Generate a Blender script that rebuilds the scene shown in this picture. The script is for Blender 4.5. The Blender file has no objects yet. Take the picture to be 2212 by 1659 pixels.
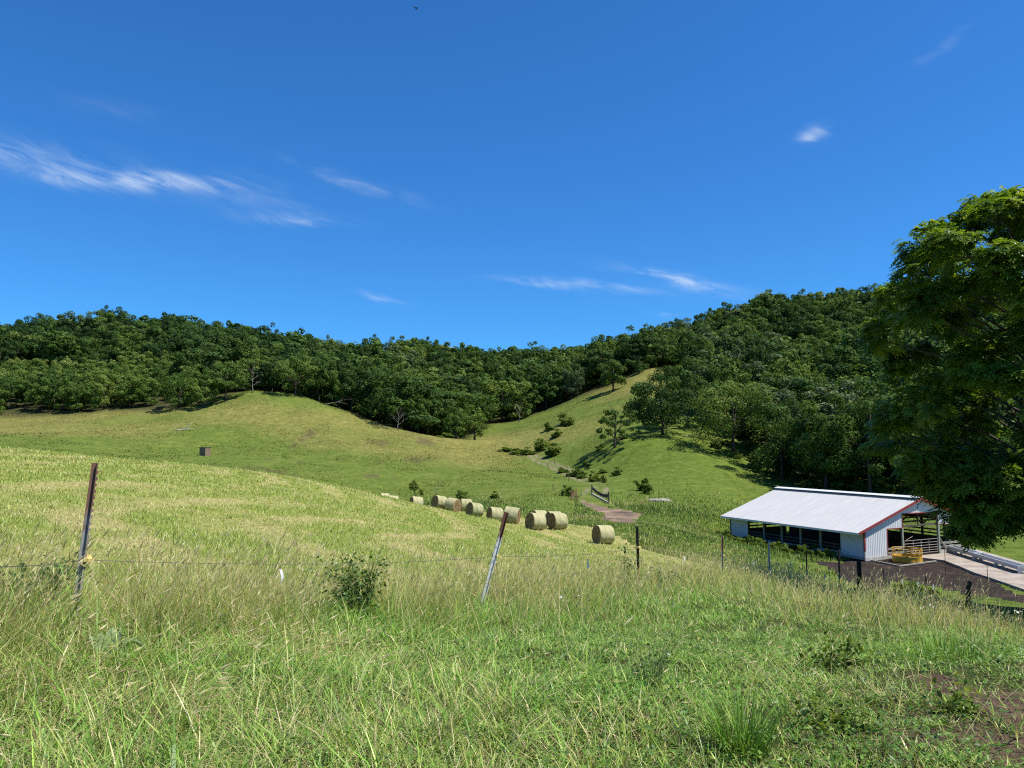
import bpy, math, random
import numpy as np
from mathutils import Vector, Matrix

RNG = np.random.default_rng(11)
random.seed(5)
scene = bpy.context.scene
COL = scene.collection
R = math.radians

# ------------------------------------------------------------------ camera
PITCH = R(4.32)
EYE = np.array([0.0, 0.0, 1.6])
FOC = 1662.0            # focal length in units of a 2212-wide picture
cam_d = bpy.data.cameras.new('camera')
cam_d.sensor_width = 36.0
cam_d.lens = 36.0 * FOC / 2212.0
cam_d.clip_start = 0.05
cam_d.clip_end = 5000
cam = bpy.data.objects.new('camera', cam_d)
COL.objects.link(cam)
cam.location = EYE
cam.rotation_euler = (math.pi / 2 + PITCH, 0, 0)
scene.camera = cam

def W(px, py, Y):
    """world point seen at (px, py) of a 2212x1659 picture at ground distance Y ahead"""
    a = (px - 1106.0) / FOC
    b = (829.5 - py) / FOC
    d = np.array([a, math.cos(PITCH) - b * math.sin(PITCH), math.sin(PITCH) + b * math.cos(PITCH)])
    return EYE + d * (Y / d[1])

def XT(px, Y):
    return (px - 1106.0) / FOC * Y / (math.cos(PITCH))

def project(x, y, z):
    dz = z - EYE[2]
    f = y * math.cos(PITCH) + dz * math.sin(PITCH)
    u = -y * math.sin(PITCH) + dz * math.cos(PITCH)
    return 1106.0 + FOC * x / f, 829.5 - FOC * u / f

# ------------------------------------------------------------------ numpy noise
_PERM = np.random.default_rng(3).random((256, 256)).astype(np.float32)
def vnoise(x, y):
    x = np.asarray(x, float); y = np.asarray(y, float)
    xi = np.floor(x); yi = np.floor(y)
    fx = x - xi; fy = y - yi
    fx = fx * fx * (3 - 2 * fx); fy = fy * fy * (3 - 2 * fy)
    xi = xi.astype(int) & 255; yi = yi.astype(int) & 255
    x1 = (xi + 1) & 255; y1 = (yi + 1) & 255
    return (_PERM[xi, yi] * (1 - fx) + _PERM[x1, yi] * fx) * (1 - fy) + (_PERM[xi, y1] * (1 - fx) + _PERM[x1, y1] * fx) * fy
def fbm(x, y, o=4):
    s = 0; a = 0.5; t = 0
    for i in range(o):
        s = s + a * vnoise(x * 2 ** i + 17.3 * i, y * 2 ** i + 5.1 * i); t += a; a *= 0.5
    return s / t
def smooth(a, b, x):
    t = np.clip((x - a) / (b - a), 0, 1)
    return t * t * (3 - 2 * t)

# ------------------------------------------------------------------ terrain
CP = []
def cp(px, py, Y): CP.append(tuple(W(px, py, Y)))
def cw(x, y, z): CP.append((x, y, z))
# meadow where the photographer stands
for x, y, z in [(0, 0, 0), (-6, 0, .25), (6, 0, -.1), (0, -12, .9), (-14, -8, 1.2), (14, -8, .2), (-40, -30, 2.5), (40, -30, 0), (0, -60, 3),
                (-120, -60, 6), (120, -60, -3), (-3, 4, .02), (0, 4.2, 0), (3, 4.2, -.05), (4.5, 7, -.35)]: cw(x, y, z)
cp(160, 1372, 6.7); cp(1040, 1316, 11.5); cw(3.0, 18.5, -1.95); cw(7.0, 25.5, -3.0); cw(10.8, 32.5, -4.15)
cp(600, 1345, 8.6); cp(1300, 1300, 14.5); cp(1860, 1316, 18.5); cp(2212, 1384, 12.3); cp(1560, 1275, 22); cp(2030, 1352, 15); cp(1700, 1400, 10.5)
cw(12, 26, -4.6); cw(13, 20, -4.35); cw(16.3, 36, -5.2); cw(16.6, 28, -4.4); cw(18.8, 30, -4.75); cw(22, 36, -5.9); cw(24, 28, -5.1); cw(30, 24, -6); cw(22, 42, -6.6); cw(25.5, 41, -6.7)
cw(14, 42, -6.1); cw(20, 47, -7.3)
# yard and barn
for x, y, z in [(25, 48, -8.2), (31.2, 66, -8.9), (24, 60, -8.3), (36, 62, -8.95), (44, 60, -9.0), (40, 50, -8.9), (44, 75, -8.9), (38, 80, -8.8), (30, 86, -8.7),
                (24, 84, -8.5), (28, 74, -8.8), (52, 56, -9.1), (52, 74, -8.8), (36, 92, -8.2), (48, 86, -8.2), (60, 70, -8), (60, 40, -10), (20, 72, -8.0), (19, 62, -7.4)]: cw(x, y, z)
# hay field
cp(0, 1180, 11); cp(-160, 1120, 14); cp(300, 1120, 20); cp(700, 1180, 20); cp(0, 1060, 25); cp(400, 1060, 36); cp(800, 1130, 38); cp(1100, 1190, 30); cp(1300, 1215, 30)
cp(0, 966, 62); cp(260, 992, 66); cp(520, 1015, 72); cp(700, 1046, 80); cp(830, 1080, 85); cp(-200, 945, 60)
cp(1490, 1214, 46)
# name, px, base py, Y, turn of the axis, z lift
BALES = [(829, 1089, 103, 24), (848, 1095, 101, 12), (899, 1099, 92, 20), (949, 1099, 86, 32), (979, 1106, 85, -40), (1006, 1105, 90, 10), (1025, 1117, 78, 30), (1069, 1128, 77, 22),
         (1106, 1130, 69, -14), (1165, 1135, 75, 26), (1157, 1145, 67, 33), (1197, 1139, 73, 24), (1205, 1143, 69, 29), (1303, 1175, 61, 29)]
for b in BALES: cp(b[0], b[1], b[2])
# hidden dip behind the crest of the field
for px, Y, z in [(-200, 110, -1.0), (0, 108, -1.0), (260, 112, -1.8), (520, 112, -3.6), (700, 112, -5.4), (850, 112, -7.2)]: cw(XT(px, Y), Y, z)
# valley floor, track
cp(1330, 1118, 84); cp(1400, 1098, 94); cp(1298, 1090, 99); cp(1210, 1080, 100); cp(1500, 1130, 84); cp(1250, 1042, 124); cp(1190, 1006, 150); cp(1120, 978, 172)
cp(1000, 1075, 108); cp(1400, 1040, 118); cp(1500, 1070, 106); cp(1420, 1135, 72); cp(1520, 1168, 66)
# knoll
cp(700, 1032, 124); cp(443, 983, 148); cp(200, 965, 140); cp(0, 945, 145); cp(800, 985, 150); cp(560, 930, 168); cp(950, 1030, 130); cp(1080, 1020, 135); cp(620, 985, 145)
cp(300, 930, 165); cp(0, 907, 185); cp(-250, 900, 180); cp(250, 892, 187); cp(380, 885, 188); cp(480, 868, 190); cp(530, 848, 194); cp(565, 843, 197); cp(640, 852, 197)
cp(700, 878, 192); cp(770, 903, 188); cp(850, 925, 184); cp(950, 945, 180); cp(1060, 975, 170); cp(640, 900, 180); cp(800, 945, 170)
cw(XT(600, 225), 225, 14.5); cw(XT(750, 222), 222, 8.0); cw(XT(900, 212), 212, 3.8); cw(XT(1000, 205), 205, 2.2); cw(XT(960, 235), 235, 6.0)
# pasture spur and right slope
cp(1050, 922, 222); cp(1150, 907, 226); cp(1240, 868, 230); cp(1310, 842, 232); cp(1385, 806, 238); cp(1440, 793, 242)
cp(1040, 948, 190); cp(1150, 940, 182); cp(1250, 925, 176); cp(1350, 880, 190); cp(1420, 850, 200); cp(1500, 880, 180); cp(1200, 965, 165); cp(1325, 968, 142); cp(1450, 935, 150)
cp(1300, 1000, 140); cp(1400, 1000, 132); cp(1500, 1000, 128); cp(1560, 965, 142); cp(1640, 1010, 134); cp(1600, 1075, 108); cp(1700, 1045, 122); cp(1800, 1062, 114); cp(1950, 1080, 106); cp(2100, 1085, 102); cp(2300, 1085, 98)
# wooded hills: height of the ground = tree tops on the skyline less a tree
def sky(px, py, Y, ht=13): 
    p = W(px, py, Y); CP.append((p[0], p[1], p[2] - ht))
for a in [(-250, 700, 280), (-100, 702, 282), (0, 700, 285), (100, 688, 288), (200, 680, 290), (320, 690, 290), (450, 698, 285), (540, 716, 275), (620, 722, 270), (690, 745, 275),
          (760, 748, 320), (880, 742, 350), (960, 748, 365), (1050, 768, 410), (1120, 765, 410), (1200, 758, 395), (1300, 745, 370), (1400, 720, 355), (1500, 692, 345), (1600, 655, 338), (1700, 648, 335),
          (1800, 632, 330), (1900, 620, 325), (2050, 610, 320), (2212, 600, 315), (2450, 600, 300)]: sky(*a)
# behind the skyline the land falls away
for px, Y, z in [(-300, 420, 28), (100, 430, 30), (500, 440, 26), (900, 520, 28), (1100, 560, 22), (1400, 520, 30), (1800, 480, 45), (2300, 460, 50)]: cw(XT(px, Y), Y, z)
# mid slopes
for px, py, Y in [(1650, 830, 235), (1800, 800, 225), (2000, 820, 210), (2250, 830, 200), (1180, 850, 300), (1000, 880, 280), (850, 850, 265), (200, 800, 240), (0, 800, 240), (420, 800, 238)]: cp(px, py + 18, Y)
for x, y, z in [(-400, 100, 30), (-400, 400, 30), (400, 100, 30), (400, 400, 30), (-800, 0, 20), (800, 0, 20), (0, 900, 10), (-700, 800, 10), (700, 800, 15), (0, -800, 10), (-700, -700, 10), (700, -700, 0), (120, 60, 2), (-130, 60, 8), (150, 130, 30)]: cw(x, y, z)
CP = np.array(CP)
S = 100.0
def _phi(r2):
    return 0.5 * r2 * np.log(r2 + 1e-12)
_P = CP[:, :2] / S
_n = len(CP)
_K = _phi(((_P[:, None] - _P[None]) ** 2).sum(2)) + np.eye(_n) * 2e-5
_A = np.zeros((_n + 3, _n + 3)); _A[:_n, :_n] = _K
_A[:_n, _n] = 1; _A[:_n, _n + 1:] = _P; _A[_n, :_n] = 1; _A[_n + 1:, :_n] = _P.T
_w = np.linalg.solve(_A, np.concatenate([CP[:, 2], np.zeros(3)]))
def h0(x, y):
    x = np.atleast_1d(np.asarray(x, float)); y = np.atleast_1d(np.asarray(y, float))
    out = np.empty(x.shape)
    for i in range(0, len(x), 40000):
        p = np.stack([x[i:i + 40000], y[i:i + 40000]], 1) / S
        r2 = ((p[:, None] - _P[None]) ** 2).sum(2)
        out[i:i + 40000] = _phi(r2) @ _w[:_n] + _w[_n] + p @ _w[_n + 1:]
    return out

# barn footprint (corner, long axis u, end-wall axis v)
BC = np.array([31.2, 69.0]); BU = np.array([-.438, .899]); BV = np.array([.899, .438]); BL = 17.05; BW = 14.6; BZ = -8.8
def ground_h(x, y):
    x = np.atleast_1d(np.asarray(x, float)); y = np.atleast_1d(np.asarray(y, float))
    z = h0(x, y)
    r = np.hypot(x, y)
    z = z + (fbm(x * 1.3 + 40, y * 1.3, 3) - .5) * .16 * smooth(.5, 3, r) * (1 - smooth(60, 140, r) * .3)
    z = z + (fbm(x * .12 + 9, y * .12 + 3, 3) - .5) * 1.0 * smooth(100, 150, r)
    # levelled pad under the barn and apron
    s = (x - BC[0]) * BU[0] + (y - BC[1]) * BU[1]; w = (x - BC[0]) * BV[0] + (y - BC[1]) * BV[1]
    d = np.maximum.reduce([-s, s - BL, -w, w - BW])
    k = 1 - smooth(.3, 5, d)
    return z * (1 - k) + (BZ - .12) * k
def gz(x, y): return float(ground_h(x, y)[0])

# ------------------------------------------------------------------ mesh helpers
def mesh_np(name, V, F, mats=(), smooth_=False, attrs=None, fmat=None):
    """V (n,3), F (m,k) index array or list of such arrays"""
    me = bpy.data.meshes.new(name)
    V = np.ascontiguousarray(V, dtype=np.float32)
    if isinstance(F, (list, tuple)) and isinstance(F[0], tuple): F = np.array(F)
    if not isinstance(F, (list, tuple)): F = [F]
    F = [np.asarray(f, dtype=np.int32) for f in F if len(f)]
    loops = np.concatenate([f.ravel() for f in F])
    tot = np.concatenate([np.full(len(f), f.shape[1], np.int32) for f in F])
    start = np.concatenate([[0], np.cumsum(tot)[:-1]]).astype(np.int32)
    me.vertices.add(len(V)); me.vertices.foreach_set('co', V.ravel())
    me.loops.add(len(loops)); me.loops.foreach_set('vertex_index', loops)
    me.polygons.add(len(tot)); me.polygons.foreach_set('loop_start', start)
    try: me.polygons.foreach_set('loop_total', tot)
    except Exception: pass
    me.polygons.foreach_set('use_smooth', np.full(len(tot), bool(smooth_)))
    if fmat is not None: me.polygons.foreach_set('material_index', np.asarray(fmat, np.int32))
    for m in mats: me.materials.append(m)
    for k, a in (attrs or {}).items():
        a = np.asarray(a, np.float32)
        if a.ndim == 1:
            at = me.attributes.new(k, 'FLOAT', 'POINT'); at.data.foreach_set('value', a)
        else:
            if a.shape[1] == 3: a = np.concatenate([a, np.ones((len(a), 1), np.float32)], 1)
            at = me.attributes.new(k, 'FLOAT_COLOR', 'POINT'); at.data.foreach_set('color', np.ascontiguousarray(a).ravel())
    me.update(calc_edges=True)
    me.validate()
    return me

def link(name, data=None, parent=None, loc=None, rot=None):
    o = bpy.data.objects.new(name, data)
    COL.objects.link(o)
    if parent: o.parent = parent
    if loc is not None: o.location = loc
    if rot is not None: o.rotation_euler = rot
    return o
def tag(o, label, cat, group=None):
    o['label'] = label; o['category'] = cat
    if group: o['group'] = group
    return o
def thing(name, label, cat, loc=(0, 0, 0), rz=0, group=None):
    return tag(link(name, None, None, loc, (0, 0, rz)), label, cat, group)
def dup(root, label, loc=None, rot=None, scale=None):
    r = root.copy(); COL.objects.link(r); r['label'] = label
    if loc is not None: r.location = loc
    if rot is not None: r.rotation_euler = rot
    if scale is not None: r.scale = scale
    for ch in list(root.children):
        c = ch.copy(); COL.objects.link(c); c.parent = r
        for g in list(ch.children):
            d = g.copy(); COL.objects.link(d); d.parent = c
    return r

class MB:
    """collects simple shapes into one mesh"""
    def __init__(s): s.V = []; s.F = []; s.n = 0
    def add(s, V, F):
        s.V += [tuple(map(float, v)) for v in V]; s.F += [tuple(i + s.n for i in f) for f in F]; s.n += len(V); return s
    def box(s, c, d, ax=None, jitter=0):
        """box of size d centred c; ax = 3x3 axes rows"""
        ax = np.eye(3) if ax is None else np.asarray(ax, float)
        c = np.asarray(c, float)
        V = []
        for k in (-.5, .5):
            for j, i in ((-.5, -.5), (-.5, .5), (.5, .5), (.5, -.5)):
                V.append(c + ax[0] * d[0] * i + ax[1] * d[1] * j + ax[2] * d[2] * k)
        return s.add(V, [(3, 2, 1, 0), (4, 5, 6, 7), (0, 1, 5, 4), (1, 2, 6, 5), (2, 3, 7, 6), (3, 0, 4, 7)])
    def beam(s, a, b, w, t, up=(0, 0, 1)):
        a = np.asarray(a, float); b = np.asarray(b, float); z = b - a; L = np.linalg.norm(z); z = z / L
        x = np.cross(up, z)
        if np.linalg.norm(x) < 1e-4: x = np.cross((0, 1, 0), z)
        x = x / np.linalg.norm(x); y = np.cross(z, x)
        return s.box((a + b) / 2, (w, t, L), [x, y, z])
    def tube(s, pts, rads, n=6, cap=True):
        pts = np.asarray(pts, float); rads = np.broadcast_to(np.asarray(rads, float), (len(pts),))
        V = []; F = []
        px = None
        for i, p in enumerate(pts):
            t = pts[min(i + 1, len(pts) - 1)] - pts[max(i - 1, 0)]; t = t / (np.linalg.norm(t) + 1e-9)
            if px is None:
                px = np.cross(t, (0, 0, 1)) if abs(t[2]) < .9 else np.cross(t, (1, 0, 0))
            px = px - t * px.dot(t); px = px / (np.linalg.norm(px) + 1e-9); py = np.cross(t, px)
            for k in range(n):
                a = 2 * math.pi * k / n
                V.append(p + (px * math.cos(a) + py * math.sin(a)) * rads[i])
        for i in range(len(pts) - 1):
            for k in range(n):
                F.append((i * n + k, i * n + (k + 1) % n, (i + 1) * n + (k + 1) % n, (i + 1) * n + k))
        if cap: F.append(tuple(range(n - 1, -1, -1))); F.append(tuple((len(pts) - 1) * n + k for k in range(n)))
        return s.add(V, F)
    def prism(s, pts, a, b):
        """pts = list of 3D corner points (planar), extruded by vector b-a"""
        off = np.asarray(b, float) - np.asarray(a, float); n = len(pts)
        P = [np.asarray(p, float) for p in pts]
        V = P + [p + off for p in P]
        F = [tuple(range(n - 1, -1, -1)), tuple(range(n, 2 * n))] + [(i, (i + 1) % n, n + (i + 1) % n, n + i) for i in range(n)]
        return s.add(V, F)
    def mesh(s, name, mat, smooth_=False):
        me = bpy.data.meshes.new(name); me.from_pydata(s.V, [], s.F)
        if mat: me.materials.append(mat)
        import bmesh
        bm = bmesh.new(); bm.from_mesh(me); bmesh.ops.recalc_face_normals(bm, faces=bm.faces); bm.to_mesh(me); bm.free()
        if smooth_:
            for p in me.polygons: p.use_smooth = True
        me.update(); return me
    def build(s, name, mat, parent=None, smooth_=False):
        return link(name, s.mesh(name, mat, smooth_), parent)

# ------------------------------------------------------------------ material helpers
def mat(name):
    m = bpy.data.materials.new(name); m.use_nodes = True
    nt = m.node_tree; nt.nodes.clear()
    out = nt.nodes.new('ShaderNodeOutputMaterial')
    return m, nt, out
def N(nt, t, **kw):
    n = nt.nodes.new(t)
    for k, v in kw.items(): setattr(n, k, v)
    return n
def L(nt, a, b): nt.links.new(a, b)
def rgb(c): return (c[0], c[1], c[2], 1.0)
def ramp(nt, fac, stops):
    r = N(nt, 'ShaderNodeValToRGB')
    e = r.color_ramp.elements
    e[0].position = stops[0][0]; e[0].color = rgb(stops[0][1])
    e[1].position = stops[-1][0]; e[1].color = rgb(stops[-1][1])
    for p, c in stops[1:-1]:
        k = e.new(p); k.color = rgb(c)
    L(nt, fac, r.inputs[0]); return r.outputs[0]
def noise(nt, scale, detail=4, rough=.55, vec=None, dist=0):
    n = N(nt, 'ShaderNodeTexNoise'); n.inputs['Scale'].default_value = scale; n.inputs['Detail'].default_value = detail
    n.inputs['Roughness'].default_value = rough; n.inputs['Distortion'].default_value = dist
    if vec is not None: L(nt, vec, n.inputs['Vector'])
    return n.outputs['Fac']
def mix(nt, f, a, b, mode='MIX'):
    m = N(nt, 'ShaderNodeMix', data_type='RGBA', blend_type=mode)
    for s, v in ((m.inputs[0], f), (m.inputs[6], a), (m.inputs[7], b)):
        if hasattr(v, 'node'): L(nt, v, s)
        elif isinstance(v, (int, float)): s.default_value = v
        else: s.default_value = rgb(v)
    return m.outputs[2]
def math_(nt, op, a, b=None, c=None):
    m = N(nt, 'ShaderNodeMath', operation=op)
    for i, v in enumerate((a, b, c)):
        if v is None: continue
        if hasattr(v, 'node'): L(nt, v, m.inputs[i])
        else: m.inputs[i].default_value = v
    return m.outputs[0]
def attr(nt, name):
    return N(nt, 'ShaderNodeAttribute', attribute_name=name)
def coord(nt, which='Object'):
    return N(nt, 'ShaderNodeTexCoord').outputs[which]
def world_pos(nt): return N(nt, 'ShaderNodeNewGeometry').outputs['Position']
def mapping(nt, vec, scale=(1, 1, 1), rot=(0, 0, 0)):
    m = N(nt, 'ShaderNodeMapping'); L(nt, vec, m.inputs[0]); m.inputs['Scale'].default_value = scale; m.inputs['Rotation'].default_value = rot
    return m.outputs[0]
def bsdf(nt, out, col, rough=.8, spec=.3, metal=0, normal=None):
    b = N(nt, 'ShaderNodeBsdfPrincipled')
    if hasattr(col, 'node'): L(nt, col, b.inputs['Base Color'])
    else: b.inputs['Base Color'].default_value = rgb(col)
    if hasattr(rough, 'node'): L(nt, rough, b.inputs['Roughness'])
    else: b.inputs['Roughness'].default_value = rough
    b.inputs['Specular IOR Level'].default_value = spec; b.inputs['Metallic'].default_value = metal
    if normal is not None: L(nt, normal, b.inputs['Normal'])
    L(nt, b.outputs[0], out.inputs[0]); return b
def bump(nt, hgt, strength=.5, dist=.05):
    b = N(nt, 'ShaderNodeBump'); b.inputs['Strength'].default_value = strength; b.inputs['Distance'].default_value = dist
    L(nt, hgt, b.inputs['Height']); return b.outputs[0]
def simple(name, a, b, scale=3, rough=.7, spec=.3, metal=0, bumpd=0, stretch=(1, 1, 1), lo=.35, hi=.7, detail=5):
    m, nt, out = mat(name)
    f = noise(nt, scale, detail, .6, mapping(nt, coord(nt), stretch))
    c = ramp(nt, f, [(lo, a), (hi, b)])
    bsdf(nt, out, c, rough, spec, metal, bump(nt, f, .6, bumpd) if bumpd else None)
    return m
def leaf_shader(nt, out, col, trans=.35, rough=.55, spec=.25, tcol=None):
    b = N(nt, 'ShaderNodeBsdfPrincipled'); L(nt, col, b.inputs['Base Color']); b.inputs['Roughness'].default_value = rough
    b.inputs['Specular IOR Level'].default_value = spec
    t = N(nt, 'ShaderNodeBsdfTranslucent'); L(nt, tcol if tcol is not None else col, t.inputs[0])
    m = N(nt, 'ShaderNodeMixShader'); m.inputs[0].default_value = trans
    L(nt, b.outputs[0], m.inputs[1]); L(nt, t.outputs[0], m.inputs[2]); L(nt, m.outputs[0], out.inputs[0])
# ------------------------------------------------------------------ light
SUN_EL = R(60); SUN_DIR = np.array([.95, -.31]); SUN_DIR = SUN_DIR / np.linalg.norm(SUN_DIR)
sv = Vector((SUN_DIR[0] * math.cos(SUN_EL), SUN_DIR[1] * math.cos(SUN_EL), math.sin(SUN_EL)))
sd = bpy.data.lights.new('sun', 'SUN'); sd.energy = 4.9; sd.angle = R(.5); sd.color = (1, .955, .88)
sun = bpy.data.objects.new('sun', sd); COL.objects.link(sun)
sun.rotation_euler = sv.to_track_quat('Z', 'Y').to_euler(); sun.location = (30, -20, 60)
w = bpy.data.worlds.new('World'); scene.world = w; w.use_nodes = True
nt = w.node_tree; nt.nodes.clear()
out = N(nt, 'ShaderNodeOutputWorld'); bg = N(nt, 'ShaderNodeBackground'); L(nt, bg.outputs[0], out.inputs[0])
bg.inputs[1].default_value = .0665
skyt = N(nt, 'ShaderNodeTexSky', sky_type='NISHITA'); skyt.sun_disc = False; skyt.sun_elevation = SUN_EL
skyt.sun_rotation = math.atan2(SUN_DIR[0], SUN_DIR[1])
skyt.altitude = 300; skyt.air_density = 1.0; skyt.dust_density = .4; skyt.ozone_density = 1.5
tint = mix(nt, 1.0, skyt.outputs[0], (.30, .91, 1.60), 'MULTIPLY')
dirv = coord(nt, 'Generated')
def pixdir(px, py):
    v = W(px, py, 1000.0) - EYE; return v / np.linalg.norm(v)
def vdot(vec, src=None):
    m = N(nt, 'ShaderNodeVectorMath', operation='DOT_PRODUCT'); L(nt, src or dirv, m.inputs[0]); m.inputs[1].default_value = tuple(vec); return m.outputs['Value']
# thin cirrus: centre, end point of the half axis, half width, strength (directions in the sky)
CIRRUS = [((150, 372), (330, 405), 22, .34), ((340, 392), (510, 402), 15, .56), ((60, 330), (250, 358), 26, .22), ((640, 474), (735, 478), 12, .38), ((760, 392), (885, 432), 13, .22),
          ((540, 430), (700, 462), 34, .10), ((825, 644), (866, 653), 6, .50), ((1170, 608), (1260, 616), 8, .42), ((1330, 622), (1430, 634), 9, .30), ((1480, 608), (1610, 634), 13, .60),
          ((1755, 292), (1784, 284), 15, .55), ((2030, 105), (2085, 65), 10, .14), ((1436, 680), (1462, 681), 4, .40), ((230, 230), (330, 252), 16, .06)]
# streaky wisps shared by all of them, drawn out along the wind
axw = np.array([.97, 0, -.24]); 
cmb = N(nt, 'ShaderNodeCombineXYZ')
L(nt, math_(nt, 'MULTIPLY', vdot(axw), 16), cmb.inputs[0]); L(nt, math_(nt, 'MULTIPLY', vdot((.24, 0, .97)), 62), cmb.inputs[1])
wobn = N(nt, 'ShaderNodeTexNoise'); L(nt, cmb.outputs[0], wobn.inputs['Vector']); wobn.inputs['Scale'].default_value = .8; wobn.inputs['Detail'].default_value = 2
wv_ = N(nt, 'ShaderNodeVectorMath', operation='MULTIPLY_ADD'); L(nt, wobn.outputs['Color'], wv_.inputs[0]); wv_.inputs[1].default_value = (.022, .0, .022)
sub = N(nt, 'ShaderNodeVectorMath', operation='SUBTRACT'); L(nt, dirv, sub.inputs[0]); sub.inputs[1].default_value = (.011, 0, .011)
L(nt, sub.outputs[0], wv_.inputs[2]); dirw = wv_.outputs[0]
acc = None
for (c, e, hw, st) in CIRRUS:
    cd = pixdir(*c); ed = pixdir(*e); a = ed - cd; la = np.linalg.norm(a); a = a / la
    b = np.cross(cd, a); b = b / np.linalg.norm(b); lb = hw / FOC
    u = math_(nt, 'MULTIPLY_ADD', vdot(a / la, dirw), 1.0, -float(cd @ a) / la); v = vdot(b / lb, dirw)
    d2 = math_(nt, 'MULTIPLY_ADD', u, u, math_(nt, 'MULTIPLY', v, v))
    g = math_(nt, 'MULTIPLY', math_(nt, 'EXPONENT', math_(nt, 'MULTIPLY', d2, -1.2)), st)
    acc = g if acc is None else math_(nt, 'ADD', acc, g)
tex = N(nt, 'ShaderNodeMapRange'); L(nt, noise(nt, 1.0, 6, .6, cmb.outputs[0], 1.0), tex.inputs[0]); tex.inputs[1].default_value = .34; tex.inputs[2].default_value = .72
front = math_(nt, 'GREATER_THAN', vdot((0, 1, 0)), .2)
acc = math_(nt, 'MULTIPLY', math_(nt, 'MULTIPLY', acc, tex.outputs[0]), front)
L(nt, mix(nt, math_(nt, 'MINIMUM', acc, .7), tint, (8.0, 9.2, 10.2)), bg.inputs[0])
w.cycles.sampling_method = 'MANUAL'; w.cycles.sample_map_resolution = 256
vs = scene.view_settings
vs.view_transform = 'Standard'; vs.look = 'None'; vs.exposure = .62; vs.gamma = 1; vs.use_curve_mapping = False
scene.cycles.use_denoising = False
scene.cycles.pixel_filter_type = 'BLACKMAN_HARRIS'; scene.cycles.filter_width = 1.15
scene.cycles.max_bounces = 6; scene.cycles.diffuse_bounces = 3; scene.cycles.transmission_bounces = 3; scene.cycles.caustics_reflective = False; scene.cycles.caustics_refractive = False
scene.cycles.sample_clamp_indirect = 4
# ------------------------------------------------------------------ zones
FENCE = np.array([(-10.9, -4.0), (-7.0, 2.0), (-3.62, 6.7), (-.42, 11.5), (3.0, 18.5), (7.0, 25.5), (10.8, 32.5), (14.4, 38.5)])
EDGE = np.array([(10.0, 30.0), (11.4, 36), (11.3, 45), (10.6, 54), (9.2, 64), (6.2, 75), (.8, 85), (-8, 96), (-18, 103), (-42, 108), (-75, 100)])
def seg_dist(P, x, y):
    """distance to a polyline, position along it, signed side"""
    best = np.full(x.shape, 1e9); along = np.zeros(x.shape); side = np.zeros(x.shape); acc = 0
    for a, b in zip(P[:-1], P[1:]):
        d = b - a; l = np.hypot(*d); t = np.clip(((x - a[0]) * d[0] + (y - a[1]) * d[1]) / l ** 2, 0, 1)
        ex = x - a[0] - t * d[0]; ey = y - a[1] - t * d[1]; q = np.hypot(ex, ey); m = q < best
        best = np.where(m, q, best); along = np.where(m, acc + t * l, along); side = np.where(m, d[0] * ey - d[1] * ex, side); acc += l
    return best, along, np.sign(side)
def in_poly(P, x, y):
    r = np.zeros(x.shape, bool)
    for a, b in zip(P, np.roll(P, -1, 0)):
        c = (a[1] > y) != (b[1] > y)
        xi = a[0] + (y - a[1]) * (b[0] - a[0]) / (b[1] - a[1] + 1e-12)
        r ^= c & (x < xi)
    return r
HAY = np.concatenate([np.array([(-11.5, -3.0), (-8.0, 3.0), (-4.7, 7.6), (-1.5, 12.2), (1.9, 19.1), (6.0, 26.0), (8.6, 29.5)]), EDGE[1:], np.array([(-90, 80), (-90, 20), (-40, -3)])])
def on_ground(px, py, z):
    """ground point at picture position for a known height"""
    d = W(px, py, 100.0) - EYE; k = (z - EYE[2]) / d[2]; return EYE + d * k
YARD = np.array([on_ground(px / 1.8228, py / 1.8228, z)[:2] for px, py, z in
   [(3205, 2217, -8.6), (3310, 2209, -8.9), (3420, 2196, -8.95), (3520, 2188, -8.95), (3700, 2195, -8.95), (3790, 2240, -8.95), (3860, 2262, -8.95), (3935, 2292, -8.95), (4060, 2370, -8.95), (4150, 2430, -8.9),
    (3900, 2330, -8.6), (3760, 2305, -8.3), (3700, 2280, -8.3), (3560, 2262, -8.4), (3430, 2300, -7.6), (3330, 2260, -8.0)]])
TRACK = [np.array([W(px, py, Y)[:2] for px, py, Y in L_]) for L_ in (
   [(1310, 1090, 97), (1282, 1082, 99), (1285, 1068, 104), (1300, 1052, 112), (1292, 1040, 118), (1268, 1030, 126), (1225, 1012, 140), (1190, 1003, 150), (1150, 990, 162), (1110, 976, 172)],
   [(1270, 1082, 100), (1270, 1066, 106), (1282, 1052, 113)])]
PATCH = np.array([W(px, py, Y)[:2] for px, py, Y in [(1250, 1076, 102), (1270, 1078, 100), (1320, 1092, 94), (1352, 1096, 92), (1385, 1106, 88), (1382, 1118, 84), (1365, 1140, 75), (1318, 1138, 76), (1305, 1110, 87), (1262, 1092, 95)]])
YMIN = np.array([(-600, 185), (0, 190), (250, 190), (330, 189), (450, 193), (530, 201), (560, 207), (640, 205), (700, 199), (850, 190), (950, 186), (1000, 203), (1050, 226), (1130, 234), (1240, 237), (1300, 237), (1380, 242), (1450, 247), (1485, 225), (1500, 190), (1530, 163),
                 (1600, 148), (1640, 139), (1700, 128), (1800, 118), (1950, 110), (2212, 103), (2700, 95)], float)
def ymin_at(x, y):
    px = 1106 + FOC * x / np.maximum(y, 1) * math.cos(PITCH)
    return np.interp(px, YMIN[:, 0], YMIN[:, 1])
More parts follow.
